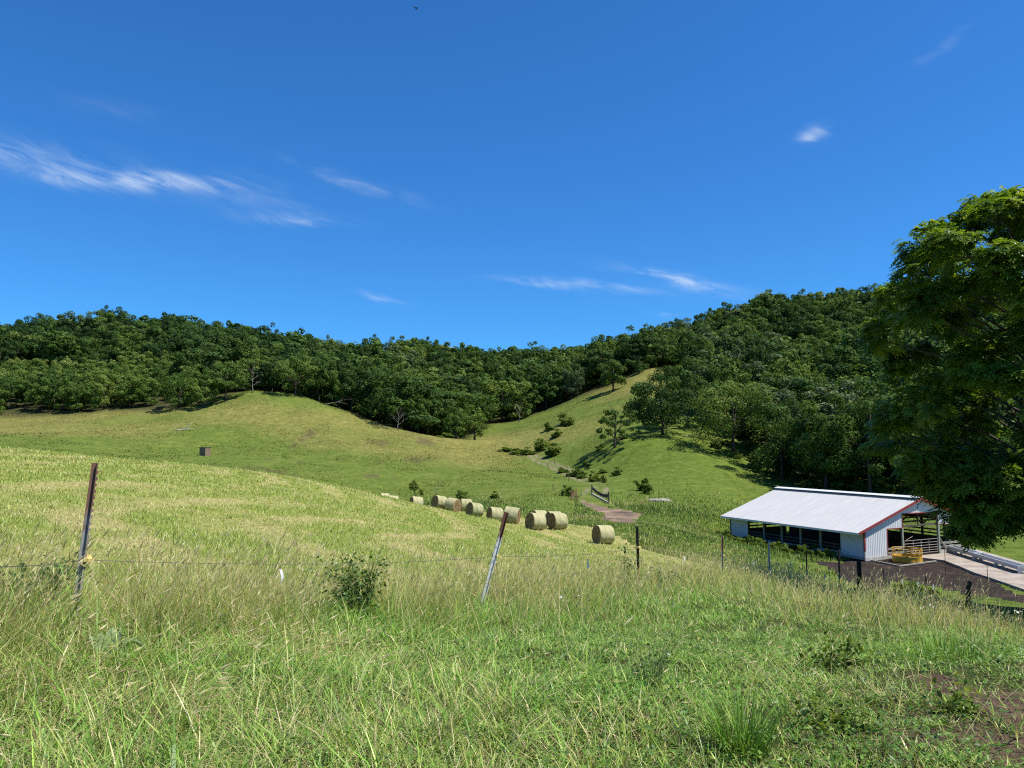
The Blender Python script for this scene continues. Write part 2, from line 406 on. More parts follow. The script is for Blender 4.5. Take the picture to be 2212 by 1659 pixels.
def straw_at(x, y):
    d, al, sd = seg_dist(EDGE, x, y)
    wv = (fbm(x * .05, y * .05, 3) - .5) * 6
    ph = (d + wv * .22) / 4.4
    stripe = smooth(.50, .86, .5 + .5 * np.sin(6.2832 * ph)); lines = stripe * smooth(.36, .56, fbm(ph * .9 + 3, al * .045 + 11, 3))
    mott = smooth(.50, .62, .40 * fbm((d + wv) * .45 + 70, al * .16 + 5, 3) + .60 * fbm(x * .75 + 7, y * .6, 3))
    edge = np.exp(-(d / 7.0) ** 2) * smooth(.36, .56, fbm(d * .9 + 40, al * .05, 3))
    return np.clip(np.maximum.reduce([.72 * lines * (.55 + .45 * smooth(.4, .55, fbm(x * .9, y * .9 + 5, 3))), .40 * mott, .90 * edge * (.5 + .5 * smooth(.4, .55, fbm(x * 1.1, y * 1.1 + 9, 3)))]), 0, 1)

# ------------------------------------------------------------------ the sheet
az = np.concatenate([np.radians(np.arange(-48, 48.01, .2)), np.radians(np.arange(52, 308.01, 4))])
rr = [.5]
while rr[-1] < 1100: rr.append(rr[-1] * 1.021 + .0)
rr = np.array(rr)
A_, R_ = np.meshgrid(az, rr)
gx = (R_ * np.sin(A_)).ravel(); gy = (R_ * np.cos(A_)).ravel()
gzv = ground_h(gx, gy)
na = len(az); nr = len(rr)
i, j = np.meshgrid(np.arange(nr - 1), np.arange(na), indexing='ij')
j2 = (j + 1) % na
GF = np.stack([i * na + j, (i + 1) * na + j, (i + 1) * na + j2, i * na + j2], -1).reshape(-1, 4)[:, ::-1]
cx = gx[GF].mean(1); cy = gy[GF].mean(1)
dt = [seg_dist(T, gx, gy)[0] for T in TRACK]
d_tr = np.minimum(dt[0], dt[1])
zone = np.zeros(len(GF), int)
zone[in_poly(HAY, cx, cy)] = 1
jx = (fbm(cx * .5 + 9, cy * .5, 3) - .5) * 2.6; jy = (fbm(cx * .5 + 50, cy * .5 + 7, 3) - .5) * 3.6
zone[in_poly(YARD, cx + jx * .6, cy + jy * .6)] = 2
zone[in_poly(PATCH, cx + jx, cy + jy)] = 3
GV = np.stack([gx, gy, gzv], 1)
rad = np.hypot(gx, gy)
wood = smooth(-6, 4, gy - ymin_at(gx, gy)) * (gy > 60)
dryp = smooth(.42, .62, fbm(gx * .018 + 3, gy * .022 + 8, 4)) 
px_, py_ = project(gx, np.maximum(gy, 1), gzv)
# valley floor between knoll and right slope is lusher, crest of the knoll flank drier
lush = smooth(1260, 1420, px_) * (1 - smooth(180, 215, gy)) * (gy > 55)
d_rut = np.abs(d_tr - .75)
track = (1 - smooth(.18, .5, d_rut)) * (gy > 60) * (.12 + .88 * smooth(.46, .60, fbm(gx * .09 + 3, gy * .09 + 1, 3))) * .8
bare = smooth(.54, .62, fbm(gx * .75 + 2, gy * .55 + 31, 4)) * smooth(1.2, 2.4, gx - .1 * gy) * smooth(9.5, 6.5, gy) * (gy > 1)
bare = np.maximum(bare, smooth(.63, .70, fbm(gx * .11 + 31, gy * .2 + 4, 4)) * (gy > 120) * (gy < 175) * (gx > -45) * (gx < -14) * .6)
fd, fal, fsd = seg_dist(FENCE, gx, gy)

# materials of the sheet
def m_ground():
    m, nt, out = mat('pasture')
    p = world_pos(nt)
    n1 = noise(nt, .9, 6, .65, mapping(nt, p, (1, 1, .3)))
    n2 = noise(nt, 6, 5, .7, p)
    n3 = noise(nt, .12, 4, .6, p)
    green = ramp(nt, n1, [(.3, (.075, .115, .018)), (.52, (.108, .150, .026)), (.7, (.17, .195, .045))])
    dry = ramp(nt, n1, [(.3, (.145, .140, .036)), (.5, (.190, .175, .050)), (.68, (.27, .225, .085))])
    f = math_(nt, 'ADD', math_(nt, 'MULTIPLY', attr(nt, 'dry').outputs['Fac'], .75), math_(nt, 'MULTIPLY', math_(nt, 'SUBTRACT', n3, .5), .6))
    c = mix(nt, math_(nt, 'MINIMUM', math_(nt, 'MAXIMUM', f, 0), 1), green, dry)
    lushc = ramp(nt, n1, [(.3, (.062, .108, .014)), (.5, (.092, .138, .020)), (.7, (.15, .182, .036))])
    c = mix(nt, math_(nt, 'MULTIPLY', attr(nt, 'lush').outputs['Fac'], .8), c, lushc)
    c = mix(nt, math_(nt, 'MULTIPLY', n2, .5), c, (.05, .06, .015), 'MULTIPLY') if False else c
    c = mix(nt, .5, c, ramp(nt, n2, [(.3, (.55, .55, .5)), (.6, (1.1, 1.1, 1.05))]), 'MULTIPLY')
    n4 = noise(nt, .35, 5, .7, mapping(nt, p, (.6, 1, 1))); c = mix(nt, .6, c, ramp(nt, n4, [(.35, (.74, .78, .72)), (.65, (1.2, 1.14, 1.08))]), 'MULTIPLY')
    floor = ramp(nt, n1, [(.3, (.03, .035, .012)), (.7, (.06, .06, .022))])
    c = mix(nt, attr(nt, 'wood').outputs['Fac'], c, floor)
    tr = ramp(nt, n2, [(.3, (.17, .135, .085)), (.7, (.30, .245, .17))])
    c = mix(nt, attr(nt, 'track').outputs['Fac'], c, tr)
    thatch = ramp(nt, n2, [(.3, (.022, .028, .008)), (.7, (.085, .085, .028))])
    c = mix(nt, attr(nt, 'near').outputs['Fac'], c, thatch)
    soil = ramp(nt, n2, [(.3, (.045, .028, .018)), (.7, (.14, .092, .060))])
    c = mix(nt, attr(nt, 'bare').outputs['Fac'], c, soil)
    bsdf(nt, out, c, .95, .1, 0, bump(nt, n2, .9, .15))
    return m
def m_hay():
    m, nt, out = mat('mown_field')
    p = world_pos(nt)
    n1 = noise(nt, 1.2, 6, .7, p); n2 = noise(nt, 12, 5, .7, p)
    g = ramp(nt, n1, [(.3, (.13, .175, .026)), (.5, (.19, .235, .042)), (.7, (.28, .295, .075))])
    s = ramp(nt, n2, [(.3, (.25, .21, .08)), (.55, (.40, .335, .15)), (.75, (.52, .44, .23))])
    f = math_(nt, 'ADD', attr(nt, 'straw').outputs['Fac'], math_(nt, 'MULTIPLY', math_(nt, 'SUBTRACT', n2, .5), .7))
    c = mix(nt, math_(nt, 'MINIMUM', math_(nt, 'MAXIMUM', f, 0), 1), g, s)
    c = mix(nt, .5, c, ramp(nt, n2, [(.3, (.55, .55, .5)), (.6, (1.1, 1.1, 1.05))]), 'MULTIPLY')
    bsdf(nt, out, c, .95, .1, 0, bump(nt, n2, .9, .08))
    return m
def m_yard():
    m, nt, out = mat('churned_soil')
    p = world_pos(nt)
    n1 = noise(nt, 1.4, 7, .7, p); n2 = noise(nt, 5, 6, .7, p)
    c = ramp(nt, n1, [(.28, (.020, .013, .010)), (.48, (.042, .028, .020)), (.62, (.085, .058, .040)), (.75, (.17, .125, .088))])
    c = mix(nt, .6, c, ramp(nt, n2, [(.3, (.6, .6, .6)), (.65, (1.3, 1.25, 1.2))]), 'MULTIPLY')
    bsdf(nt, out, c, .9, .2, 0, bump(nt, n2, 1, .45))
    return m
def m_patch():
    m, nt, out = mat('dry_mud')
    p = world_pos(nt)
    n1 = noise(nt, .5, 6, .65, p); n2 = noise(nt, 3, 5, .7, p)
    c = ramp(nt, n1, [(.32, (.085, .068, .062)), (.48, (.19, .135, .095)), (.65, (.30, .215, .145))])
    c = mix(nt, .5, c, ramp(nt, n2, [(.3, (.5, .5, .5)), (.65, (1.2, 1.2, 1.15))]), 'MULTIPLY')
    bsdf(nt, out, c, .95, .1, 0, bump(nt, n2, 1, .2))
    return m
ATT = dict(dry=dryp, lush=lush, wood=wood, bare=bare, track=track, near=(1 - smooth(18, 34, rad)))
def sheet(name, sel, m, attrs):
    F = GF[sel]; u, inv = np.unique(F, return_inverse=True)
    me = mesh_np(name, GV[u], inv.reshape(-1, 4), [m], True, {k: v[u] for k, v in attrs.items()})
    o = link(name, me); o['kind'] = 'structure'; return o
straw = straw_at(gx, gy)
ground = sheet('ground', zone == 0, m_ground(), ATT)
sheet('hay_field', zone == 1, m_hay(), dict(straw=straw))
sheet('dirt_yard', zone == 2, m_yard(), {})
sheet('mud_track', zone == 3, m_patch(), {})
# ------------------------------------------------------------------ foliage materials
def m_leaf(name, stops, trans=.3, rnd=.5, rough=.6, spec=.08, thue=(1.5, 1.35, .6)):
    """stops: colours over the per-leaf tint; each plant leans lighter or darker by its own random number"""
    m, nt, out = mat(name)
    r = N(nt, 'ShaderNodeObjectInfo').outputs['Random']
    t = math_(nt, 'ADD', attr(nt, 'tint').outputs['Fac'], math_(nt, 'MULTIPLY', math_(nt, 'SUBTRACT', r, .5), rnd))
    c = ramp(nt, t, stops)
    leaf_shader(nt, out, c, trans, rough, spec, mix(nt, 1.0, c, thue, 'MULTIPLY'))
    return m
DEEP = [(0, (0.0188, 0.0435, 0.013)), (0.3, (0.0319, 0.0696, 0.0188)), (0.55, (0.0508, 0.0986, 0.0247)), (0.8, (0.0783, 0.1334, 0.0319)), (1, (0.1305, 0.1812, 0.0493))]
DARK = [(0, (0.0257, 0.058, 0.0135)), (0.28, (0.0459, 0.0918, 0.0189)), (0.5, (0.0702, 0.1269, 0.0243)), (0.72, (0.1026, 0.1647, 0.0324)), (0.9, (0.1485, 0.2025, 0.0432)), (1, (0.2025, 0.243, 0.0675))]
YOUNG = [(0, (0.0432, 0.0864, 0.0168)), (0.3, (0.072, 0.1296, 0.0228)), (0.55, (0.1056, 0.1704, 0.0324)), (0.8, (0.156, 0.216, 0.0432)), (1, (0.228, 0.258, 0.066))]
GREY = [(0, (0.042, 0.072, 0.0264)), (0.4, (0.0792, 0.12, 0.0456)), (0.7, (0.126, 0.174, 0.072)), (1, (0.204, 0.24, 0.12))]
M_DEEP = m_leaf('deep_foliage', DEEP, .30, .5)
M_DARK = m_leaf('dark_foliage', DARK, .30, .6)
M_YOUNG = m_leaf('young_foliage', YOUNG, .32, .55)
M_GREY = m_leaf('grey_foliage', GREY, .22, .5)
M_WALNUT = m_leaf('walnut_foliage', [(0, (.045, .092, .011)), (.35, (.088, .165, .018)), (.65, (.165, .245, .030)), (1, (.28, .34, .065))], .46, 0, .38, .25, (1.7, 1.6, .5))
M_SHRUB = m_leaf('shrub_foliage', [(0, (.065, .105, .018)), (.4, (.105, .160, .026)), (.7, (.155, .21, .038)), (1, (.22, .26, .065))], .4, .5)
M_BARK = simple('bark', (.045, .037, .029), (.13, .108, .085), 5, .95, .1, 0, .04, (3, 3, .6))
M_DEAD = simple('dead_wood', (.13, .108, .088), (.34, .295, .25), 4, .95, .1, 0, .03, (3, 3, .5))

def rand_dirs(rng, n):
    v = rng.normal(size=(n, 3)); return v / np.linalg.norm(v, axis=1)[:, None]
def leaf_quads(P, Nrm, size, rng, aspect=.62, droop=0.0):
    """diamond leaf-clump faces at P facing Nrm"""
    n = len(P)
    t = np.cross(Nrm, rand_dirs(rng, n)); t /= np.linalg.norm(t, axis=1)[:, None] + 1e-9
    b = np.cross(Nrm, t)
    s = (size * (0.65 + .7 * rng.random(n)))[:, None]
    a1 = (.35 + .3 * rng.random(n))[:, None]
    asp = aspect * (0.7 + .6 * rng.random(n))[:, None]
    v0 = P - t * s * .5; v2 = P + t * s * .5
    v1 = P + t * s * (a1 - .5) + b * s * asp * .5 + Nrm * s * .12 * rng.normal(size=(n, 1)); v3 = P + t * s * (a1 - .5) - b * s * asp * .5 - Nrm * s * .1 * rng.random((n, 1))
    V = np.stack([v0, v1, v2, v3], 1).reshape(-1, 3)
    F = np.arange(4 * n, dtype=np.int32).reshape(-1, 4)
    return V, F
def crown_points(rng, h, rad, base, nc, nl, flat=.8, top=.0, clump=(.20, .34), ragged=.25, hollow=.55):
    """clump centres through an uneven envelope, then leaves over each clump"""
    cz = base + (h - base) * .5; hz = (h - base) * .5
    C = []; 
    while len(C) < nc:
        d = rand_dirs(rng, 1)[0]; r = hollow + (1 - hollow) * rng.random()
        lob = 1 + ragged * (vnoise(np.array([math.atan2(d[1], d[0]) * 1.3 + 9]), np.array([d[2] * 2.2 + 3]))[0] - .5) * 2
        z = d[2] * r
        wd = math.sqrt(max(0, 1 - z * z)) ** .6 if z < 0 else (1 - z * z) ** (.5 + top)
        q = d[:2] / (np.linalg.norm(d[:2]) + 1e-6) * r * lob * rad * max(.15, wd)
        C.append((q[0], q[1], cz + z * hz * (1 + .05 * rng.normal())))
    C = np.array(C)
    cr = rad * (clump[0] + (clump[1] - clump[0]) * rng.random(nc))
    ids = rng.integers(0, nc, nl)
    d = rand_dirs(rng, nl); d[:, 2] = d[:, 2] * .75 + .25
    d /= np.linalg.norm(d, axis=1)[:, None]
    rr_ = cr[ids] * (.55 + .5 * rng.random(nl) ** .5)
    P = C[ids] + d * rr_[:, None] * np.array([1, 1, flat])
    out_ = P - np.array([0, 0, cz]); out_ /= np.linalg.norm(out_, axis=1)[:, None] + 1e-6
    Nn = d * .9 + out_ * .3 + rng.normal(size=(nl, 3)) * .42; Nn[:, 2] += .15
    Nn /= np.linalg.norm(Nn, axis=1)[:, None]
    tint = .45 + .22 * rng.normal(size=nl) * .6 + (rng.random(nc) - .5)[ids] * .34
    return P, Nn, tint, C, cr
def limbs(rng, mb, base_r, h, C, k=7, lean=0.0, n=6):
    """tapered, slightly crooked trunk and limbs that reach into the crown"""
    top = h * .72
    pts = [np.array([0, 0, -.4])]; m = 6
    for i in range(1, m + 1):
        z = top * i / m; pts.append(np.array([rng.normal() * .02 * h * i / m + lean * z, rng.normal() * .02 * h * i / m, z]))
    rads = [base_r * 1.35] + [base_r * (1 - .78 * i / m) for i in range(1, m + 1)]
    mb.tube(pts, rads, n)
    for c in C[rng.permutation(len(C))[:k]]:
        t = .3 + .45 * rng.random(); i = int(t * m); a = pts[max(1, i)]
        mid = (a + c) / 2 + np.array([0, 0, -.06 * h]) * rng.random() + rng.normal(size=3) * .02 * h
        mb.tube([a, mid, c], [base_r * .42, base_r * .24, base_r * .06], 5)
def make_tree(name, seed, h, rad, base, nc, nl, ls, leafmat, trunk_r=.24, limbs_k=7, **kw):
    rng = np.random.default_rng(seed)
    P, Nn, t, C, cr = crown_points(rng, h, rad, base, nc, nl, **kw)
    V, F = leaf_quads(P, Nn, ls, rng)
    crown = mesh_np(name + '_crown', V, F, [leafmat], False, dict(tint=np.repeat(t, 4)))
    mb = MB(); limbs(rng, mb, trunk_r, h, C, limbs_k)
    trunk = mb.mesh(name + '_trunk', M_BARK, True)
    return dict(h=h, rad=rad, crown=crown, trunk=trunk, V=V, t=t, mb=mb)
BROAD = [make_tree('broad', 100 + i, 13, 5.0 + .3 * (i % 3), 1.0, 56, 6200, .52, M_DARK, ragged=.55, flat=.9, clump=(.17, .30), hollow=.35) for i in range(6)]
TALL = [make_tree('tall', 200 + i, 15, 4.0, 1.4, 54, 5800, .50, M_DARK, ragged=.5, top=.1, flat=1.0, clump=(.19, .33), hollow=.3) for i in range(4)]
SMALL = [make_tree('small', 300 + i, 8.5, 3.5, .3, 36, 3800, .42, M_YOUNG, .14, 5, ragged=.3, hollow=.4) for i in range(5)]
def lod(seed, h, rad, base, nl, ls, **kw):
    rng = np.random.default_rng(seed); P, Nn, t, C, cr = crown_points(rng, h, rad, base, 36, nl, **kw)
    V, F = leaf_quads(P, Nn, ls, rng); return V, t
def recolor(p, m):
    q = dict(p); q['crown'] = p['crown'].copy(); q['crown'].materials[0] = m; return q
VAR = {'deep': ([recolor(p, M_DEEP) for p in BROAD], [recolor(p, M_DEEP) for p in TALL]), 'dark': (BROAD, TALL), 'grey': ([recolor(p, M_GREY) for p in BROAD[:3]], [recolor(p, M_GREY) for p in TALL[:2]]), 'light': ([recolor(p, M_YOUNG) for p in BROAD[2:5]], [recolor(p, M_YOUNG) for p in TALL[1:3]])}
LOD = [lod(400 + i, 13, 5.0, 1.5, 1300, .92, ragged=.3, hollow=.4) for i in range(6)]

# ------------------------------------------------------------------ where the woods stand
rng = np.random.default_rng(77)
sp = 6.3
gx_, gy_ = np.meshgrid(np.arange(-330, 330, sp), np.arange(90, 460, sp))
tx = gx_.ravel() + rng.uniform(-.42, .42, gx_.size) * sp; ty = gy_.ravel() + rng.uniform(-.42, .42, gx_.size) * sp
tpx = 1106 + FOC * tx / ty
ymn = np.interp(tpx, YMIN[:, 0], YMIN[:, 1])
SKYY = np.array([(-300, 285), (200, 292), (540, 280), (760, 325), (960, 370), (1100, 415), (1300, 375), (1500, 350), (1900, 330), (2400, 310)], float)
ymx = np.interp(tpx, SKYY[:, 0], SKYY[:, 1]) + 22
ok = (ty > ymn + 1.5) & (ty < ymx) & (tpx > -140) & (tpx < 2380)
tx, ty, tpx, ymn, ymx = tx[ok], ty[ok], tpx[ok], ymn[ok], ymx[ok]
tz = ground_h(tx, ty)
dd = ty - ymn
young = ((tpx < 400) & (dd < 50)) | ((tpx < 520) & (dd < 22)) | ((tpx > 930) & (tpx < 1060) & (dd < 16)) | (rng.random(len(tx)) < .06)
kind = rng.choice(2, len(tx), p=[.68, .32])
hh = np.where(young, rng.uniform(6.5, 9.5, len(tx)), np.where(kind == 1, rng.uniform(10.5, 17.5, len(tx)), rng.uniform(7.5, 15.0, len(tx))))
hue = rng.choice(4, len(tx), p=[.30, .45, .09, .16])          # deep, dark, grey, light
hue = np.where((tpx < 640) & ~young, np.where(rng.random(len(tx)) < .78, 0, 1), hue)
HUE = ('deep', 'dark', 'grey', 'light')
csc = np.where(young, 1.05, rng.choice([.75, .95, 1.2, 1.5], len(tx), p=[.22, .33, .27, .18]))
# leave room behind the single trees at the wood's edge
tpy_base = project(tx, ty, tz)[1]; tpy_top = project(tx, ty, tz + hh)[1]
wid = hh * .40 * FOC / ty
# which trees show most: paint far to near over a coarse picture
ids = np.full((208, 277), -1, int)
for k in np.argsort(-ty):
    x0, x1 = (tpx[k] - wid[k]) / 8, (tpx[k] + wid[k]) / 8; y0, y1 = tpy_top[k] / 8, tpy_base[k] / 8
    a, b, c, d = int(max(0, x0)), int(min(277, x1 + 1)), int(max(0, y0)), int(min(208, y1 + 1))
    if a < b and c < d:
        yy, xx = np.mgrid[c:d, a:b]; m = ((xx - (x0 + x1) / 2) / ((x1 - x0) / 2 + .3)) ** 2 + ((yy - (y0 + y1) / 2) / ((y1 - y0) / 2 + .3)) ** 2 < 1
        ids[c:d, a:b][m] = k
ids[:, 236:] = np.where(ids[:, 236:] >= 0, -2, ids[:, 236:])     # behind the near walnut
seen = np.bincount(ids[ids >= 0], minlength=len(tx))
order = np.argsort(-seen)
N_SINGLE = 270
single = np.zeros(len(tx), bool); single[order[:N_SINGLE]] = True

def region(px):
    return 'left hill' if px < 700 else 'valley-head hill' if px < 1330 else 'tall right hill'
ORD = 'first second third fourth fifth sixth seventh eighth ninth tenth eleventh twelfth thirteenth fourteenth fifteenth sixteenth seventeenth eighteenth nineteenth'.split()
def nth(i):
    if i < 20: return ORD[i - 1]
    tens = ('twent', 'thirt', 'fort', 'fift', 'sixt', 'sevent')[i // 10 - 2]
    return tens + 'ieth' if i % 10 == 0 else tens + 'y-' + ORD[i % 10 - 1]
protos = {}
cnt = {}
def place_tree(x, y, z, p, h, label, group, parts, sc=1.0, rz=None, name='woodland_tree', cat='tree'):
    s = h / p['h']; rz = random.uniform(0, 6.28) if rz is None else rz
    key = (name, id(p['crown']), parts)
    if parts:
        t = tag(link(name, None, None, (x, y, z), (0, 0, rz)), label, cat, group)
        t.scale = (s * sc, s * sc, s)
        c = link('crown', p['crown'], t); k = link('trunk', p['trunk'], t)
        return t
    if key not in protos:
        me = p['crown'].copy(); import bmesh
        bm = bmesh.new(); bm.from_mesh(me); n0 = len(bm.faces); bm.from_mesh(p['trunk']); bm.faces.ensure_lookup_table()
        for f in bm.faces[n0:]: f.material_index = 1; f.smooth = True
        bm.to_mesh(me); bm.free(); me.materials.append(M_BARK); protos[key] = me
    t = tag(link(name, protos[key], None, (x, y, z), (0, 0, rz)), label, cat, group); t.scale = (s * sc, s * sc, s); return t
front = dd < 9
sky_row = (ymx - 22 - ty < 14)
ordn = {}
for k in np.lexsort((tpx,)):
    if not single[k]: continue
    p = random.choice(SMALL if young[k] else VAR[HUE[hue[k]]][int(kind[k])])
    reg = region(tpx[k]); look = 'low light green' if young[k] else ('tall narrow ' if kind[k] else 'broad round ') + ('very dark', 'dark green', 'grey-green', 'light green')[hue[k]]
    row = 'at the pasture edge of the' if front[k] else 'on the skyline of the' if sky_row[k] else 'packed inside the wood on the'
    if front[k]:
        near_ = 'at the foot of the left wood' if tpx[k] < 400 else 'behind the dead tree on the knoll' if tpx[k] < 620 else 'behind the grassy knoll' if tpx[k] < 1000 else 'beside the grassy spur' if tpx[k] < 1480 else 'beyond the barn roof'
    else: near_ = row + ' ' + reg
    ordn[near_] = ordn.get(near_, 0) + 1
    lab = f'{look} tree {near_}' + (f', {nth(ordn[near_])} from left' if front[k] or sky_row[k] else '')
    place_tree(tx[k], ty[k], tz[k] - .15, p, hh[k], lab, f'trees {row} {reg}', bool(front[k]), csc[k])
# the rest of the wood as one mass
VV = []; TT = []
rest = np.where(~single)[0]
for k in rest:
    V, t = LOD[int(rng.integers(0, len(LOD)))]
    s = hh[k] / 13; a = rng.uniform(0, 6.28); ca, sa = math.cos(a), math.sin(a)
    q = V * np.array([s * csc[k]] * 2 + [s]); VV.append(np.stack([q[:, 0] * ca - q[:, 1] * sa + tx[k], q[:, 0] * sa + q[:, 1] * ca + ty[k], q[:, 2] + tz[k]], 1))
    TT.append(np.repeat(t + rng.uniform(-.2, .2) + (-.22, 0, .12, .24)[hue[k]] + (.2 if young[k] else 0), 4))
VV = np.concatenate(VV); TT = np.concatenate(TT)
M_REST = m_leaf('wood_foliage', DARK, .22, 0)
o = link('far_woods', mesh_np('far_woods', VV, np.arange(len(VV)).reshape(-1, 4), [M_REST], False, dict(tint=TT))); o['kind'] = 'stuff'
o['label'] = 'remaining leafy crowns that fill the wooded hills behind the pasture'; o['category'] = 'woods'
print('trees', len(tx), 'single', N_SINGLE, 'rest', len(rest))

# ------------------------------------------------------------------ single trees one can tell apart
def tree_at(name, label, px, py, Y, h, wid, seed, leafmat=M_DARK, base=.2, nc=40, nl=6500, ls=.42, tr=.28, group=None, **kw):
    p0 = W(px, py, Y); z = gz(p0[0], p0[1]) - .1
    p = make_tree(name, seed, h, wid / 2, h * base, nc, nl, ls, leafmat, tr, 9, **kw)
    t = tag(link(name, None, None, (p0[0], p0[1], z)), label, 'tree', group)
    link('crown', p['crown'], t); link('trunk', p['trunk'], t); return t
tree_at('oak_tree', 'broad dark oak with a shaded underside, lower of two on the right slope', 1431, 940, 148, 11.5, 12.5, 501, nl=8500, base=.12)
tree_at('oak_tree', 'taller grey-green oak rising behind the broad oak on the right slope', 1486, 924, 158, 14.2, 10.5, 502, nl=8000, base=.22)
tree_at('young_tree', 'small round tree alone on the slope between the half-dead tree and the oaks', 1368, 885, 172, 4.0, 4.6, 503, nl=2200, ls=.34, tr=.12)
tree_at('pasture_tree', 'round dark tree casting a shadow near the top of the grassy spur', 1325, 847, 224, 9.0, 8.0, 504, nl=4500, ls=.5)
tree_at('pasture_tree', 'dark leafy tree on the right shoulder of the knoll', 638, 858, 196, 9.8, 10, 505, nl=5000, ls=.5)
tree_at('pasture_tree', 'round tree with bare lower trunk on the left shoulder of the knoll', 487, 864, 191, 9.6, 8.8, 506, nl=5000, ls=.5, base=.18)
tree_at('young_tree', 'small upright tree in front of the wood left of the knoll', 439, 887, 187, 7.0, 5.4, 507, M_YOUNG, nl=2800, ls=.42, base=.1)
tree_at('young_tree', 'spreading light green tree at the foot of the wood left of the knoll', 387, 888, 189, 8.0, 9.2, 508, M_YOUNG, nl=4200, ls=.45, base=.06)
tree_at('young_tree', 'bushy green tree closest to the creek at the head of the valley, left one', 985, 942, 187, 7.2, 6.0, 509, M_YOUNG, nl=3200, ls=.45, base=.03)
tree_at('young_tree', 'bushy green tree closest to the creek at the head of the valley, right one', 1025, 941, 190, 8.0, 6.4, 510, M_YOUNG, nl=3200, ls=.45, base=.03)
tree_at('edge_tree', 'large spreading tree overhanging the shaded meadow at the right wood edge', 1585, 985, 140, 13.5, 14.0, 511, nl=8000, base=.1)
tree_at('edge_tree', 'tall full tree above the barn ridge at the right wood edge', 1690, 1035, 127, 15.5, 12.0, 512, nl=8500, base=.05)
tree_at('edge_tree', 'tall tree with pale leafy side between the barn and the walnut', 1785, 1058, 117, 14.0, 10.5, 513, M_YOUNG, nl=8000, base=.05)
tree_at('edge_tree', 'dark rounded tree rising behind the walnut above the barn', 1880, 1072, 112, 17.5, 11.0, 514, nl=8500, base=.05)
# little evergreen
p0 = W(1379, 816, 238); t = tag(link('evergreen_tree', None, None, (p0[0], p0[1], gz(p0[0], p0[1]))), 'small cone-shaped evergreen alone high on the grassy spur', 'tree')
rg = np.random.default_rng(9); n = 1400; zz = .6 + 4.8 * rg.random(n) ** 1.4; aa = rg.random(n) * 6.28; r_ = (5.6 - zz) * .34 * np.sqrt(rg.random(n))
P = np.stack([r_ * np.cos(aa), r_ * np.sin(aa), zz], 1); Nn = np.stack([np.cos(aa), np.sin(aa), .4 + 0 * aa], 1) + rg.normal(size=(n, 3)) * .4; Nn /= np.linalg.norm(Nn, axis=1)[:, None]
V, F = leaf_quads(P, Nn, .42, rg)
link('crown', mesh_np('conifer', V, F, [M_DARK], False, dict(tint=np.repeat(.3 + .15 * rg.normal(size=n), 4))), t)
MB().tube([(0, 0, -.3), (0, 0, 5)], [.12, .03]).build('trunk', M_BARK, t, True)

def branch_tree(rng, mb, p, d, length, r, depth, spread=.55, n=5, tips=None):
    k = 4; pts = [p]; rads = [r]
    for i in range(k):
        d = d + rng.normal(size=3) * .13; d[2] += .03; d = d / np.linalg.norm(d); pts.append(pts[-1] + d * length / k); rads.append(r * (1 - .6 * (i + 1) / k))
    mb.tube(pts, rads, n)
    if depth == 0:
        if tips is not None: tips.append(pts[-1])
        return
    for i in range(3):
        j = (2, 3, 4)[i]; q = rand_dirs(rng, 1)[0]; e = d * .8 + q * spread * 1.2; e[2] = e[2] * .8 + .15; e /= np.linalg.norm(e)
        branch_tree(rng, mb, pts[j], e, length * rng.uniform(.45, .68), rads[j] * .62, depth - 1, spread, max(3, n - 1), tips)
def scaffold(rng, mb, h, r, spread=.55, nl=11, depth=2, tips=None, low=.28):
    """upright trunk with limbs spiralling out of it, forking into twigs"""
    m = 7; pts = [np.array([0, 0, -.3])] + [np.array([rng.normal() * .015 * h, rng.normal() * .015 * h, h * .82 * i / m]) for i in range(1, m + 1)]
    mb.tube(pts, [r * 1.3] + [r * (1 - .85 * i / m) for i in range(1, m + 1)], 7)
    for i in range(nl):
        f = low + (1 - low) * (i + .5) / nl; z = h * .82 * f; j = min(m, max(1, int(round(f * m)))); a = i * 2.4 + rng.normal() * .3; el = .35 + .75 * f
        e = np.array([math.cos(a) * math.cos(el), math.sin(a) * math.cos(el), math.sin(el)])
        branch_tree(rng, mb, pts[j], e, h * spread * (.55 - .25 * abs(f - .5)), r * (.5 - .28 * f), depth, .55, 5, tips)
def dead_tree(label, px, py, Y, h, seed, depth=3, lean=(0, 0), m=M_DEAD, r=.16, name='dead_tree', spread=.55):
    p0 = W(px, py, Y); rg = np.random.default_rng(seed); mb = MB()
    scaffold(rg, mb, h, r, spread, 9, depth - 1)
    mb.V = [(v[0] + lean[0] * v[2], v[1] + lean[1] * v[2], v[2]) for v in mb.V]
    sc = h / max(v[2] for v in mb.V)
    t = tag(link(name, None, None, (p0[0], p0[1], gz(p0[0], p0[1]))), label, 'dead tree')
    mb.V = [(v[0] * sc, v[1] * sc, v[2] * sc) for v in mb.V]
    mb.build('trunk', m, t, True); return t
dead_tree('bare grey dead tree standing on top of the grassy knoll', 545, 853, 194.5, 8.0, 21, r=.2)
dead_tree('bare spreading dead tree against the dark wood right of the knoll', 860, 916, 183, 6.6, 22, spread=.75)
dead_tree('reddish bare dead tree in the gap at the head of the valley', 1122, 902, 226, 6.5, 23, spread=.7)
dead_tree('pale dead treetop sticking out of the wood on the left hill', 322, 745, 262, 10, 24, lean=(.45, 0))
dead_tree('white bare branches at the top of the grassy spur', 1372, 806, 243, 9.5, 25, spread=.7)
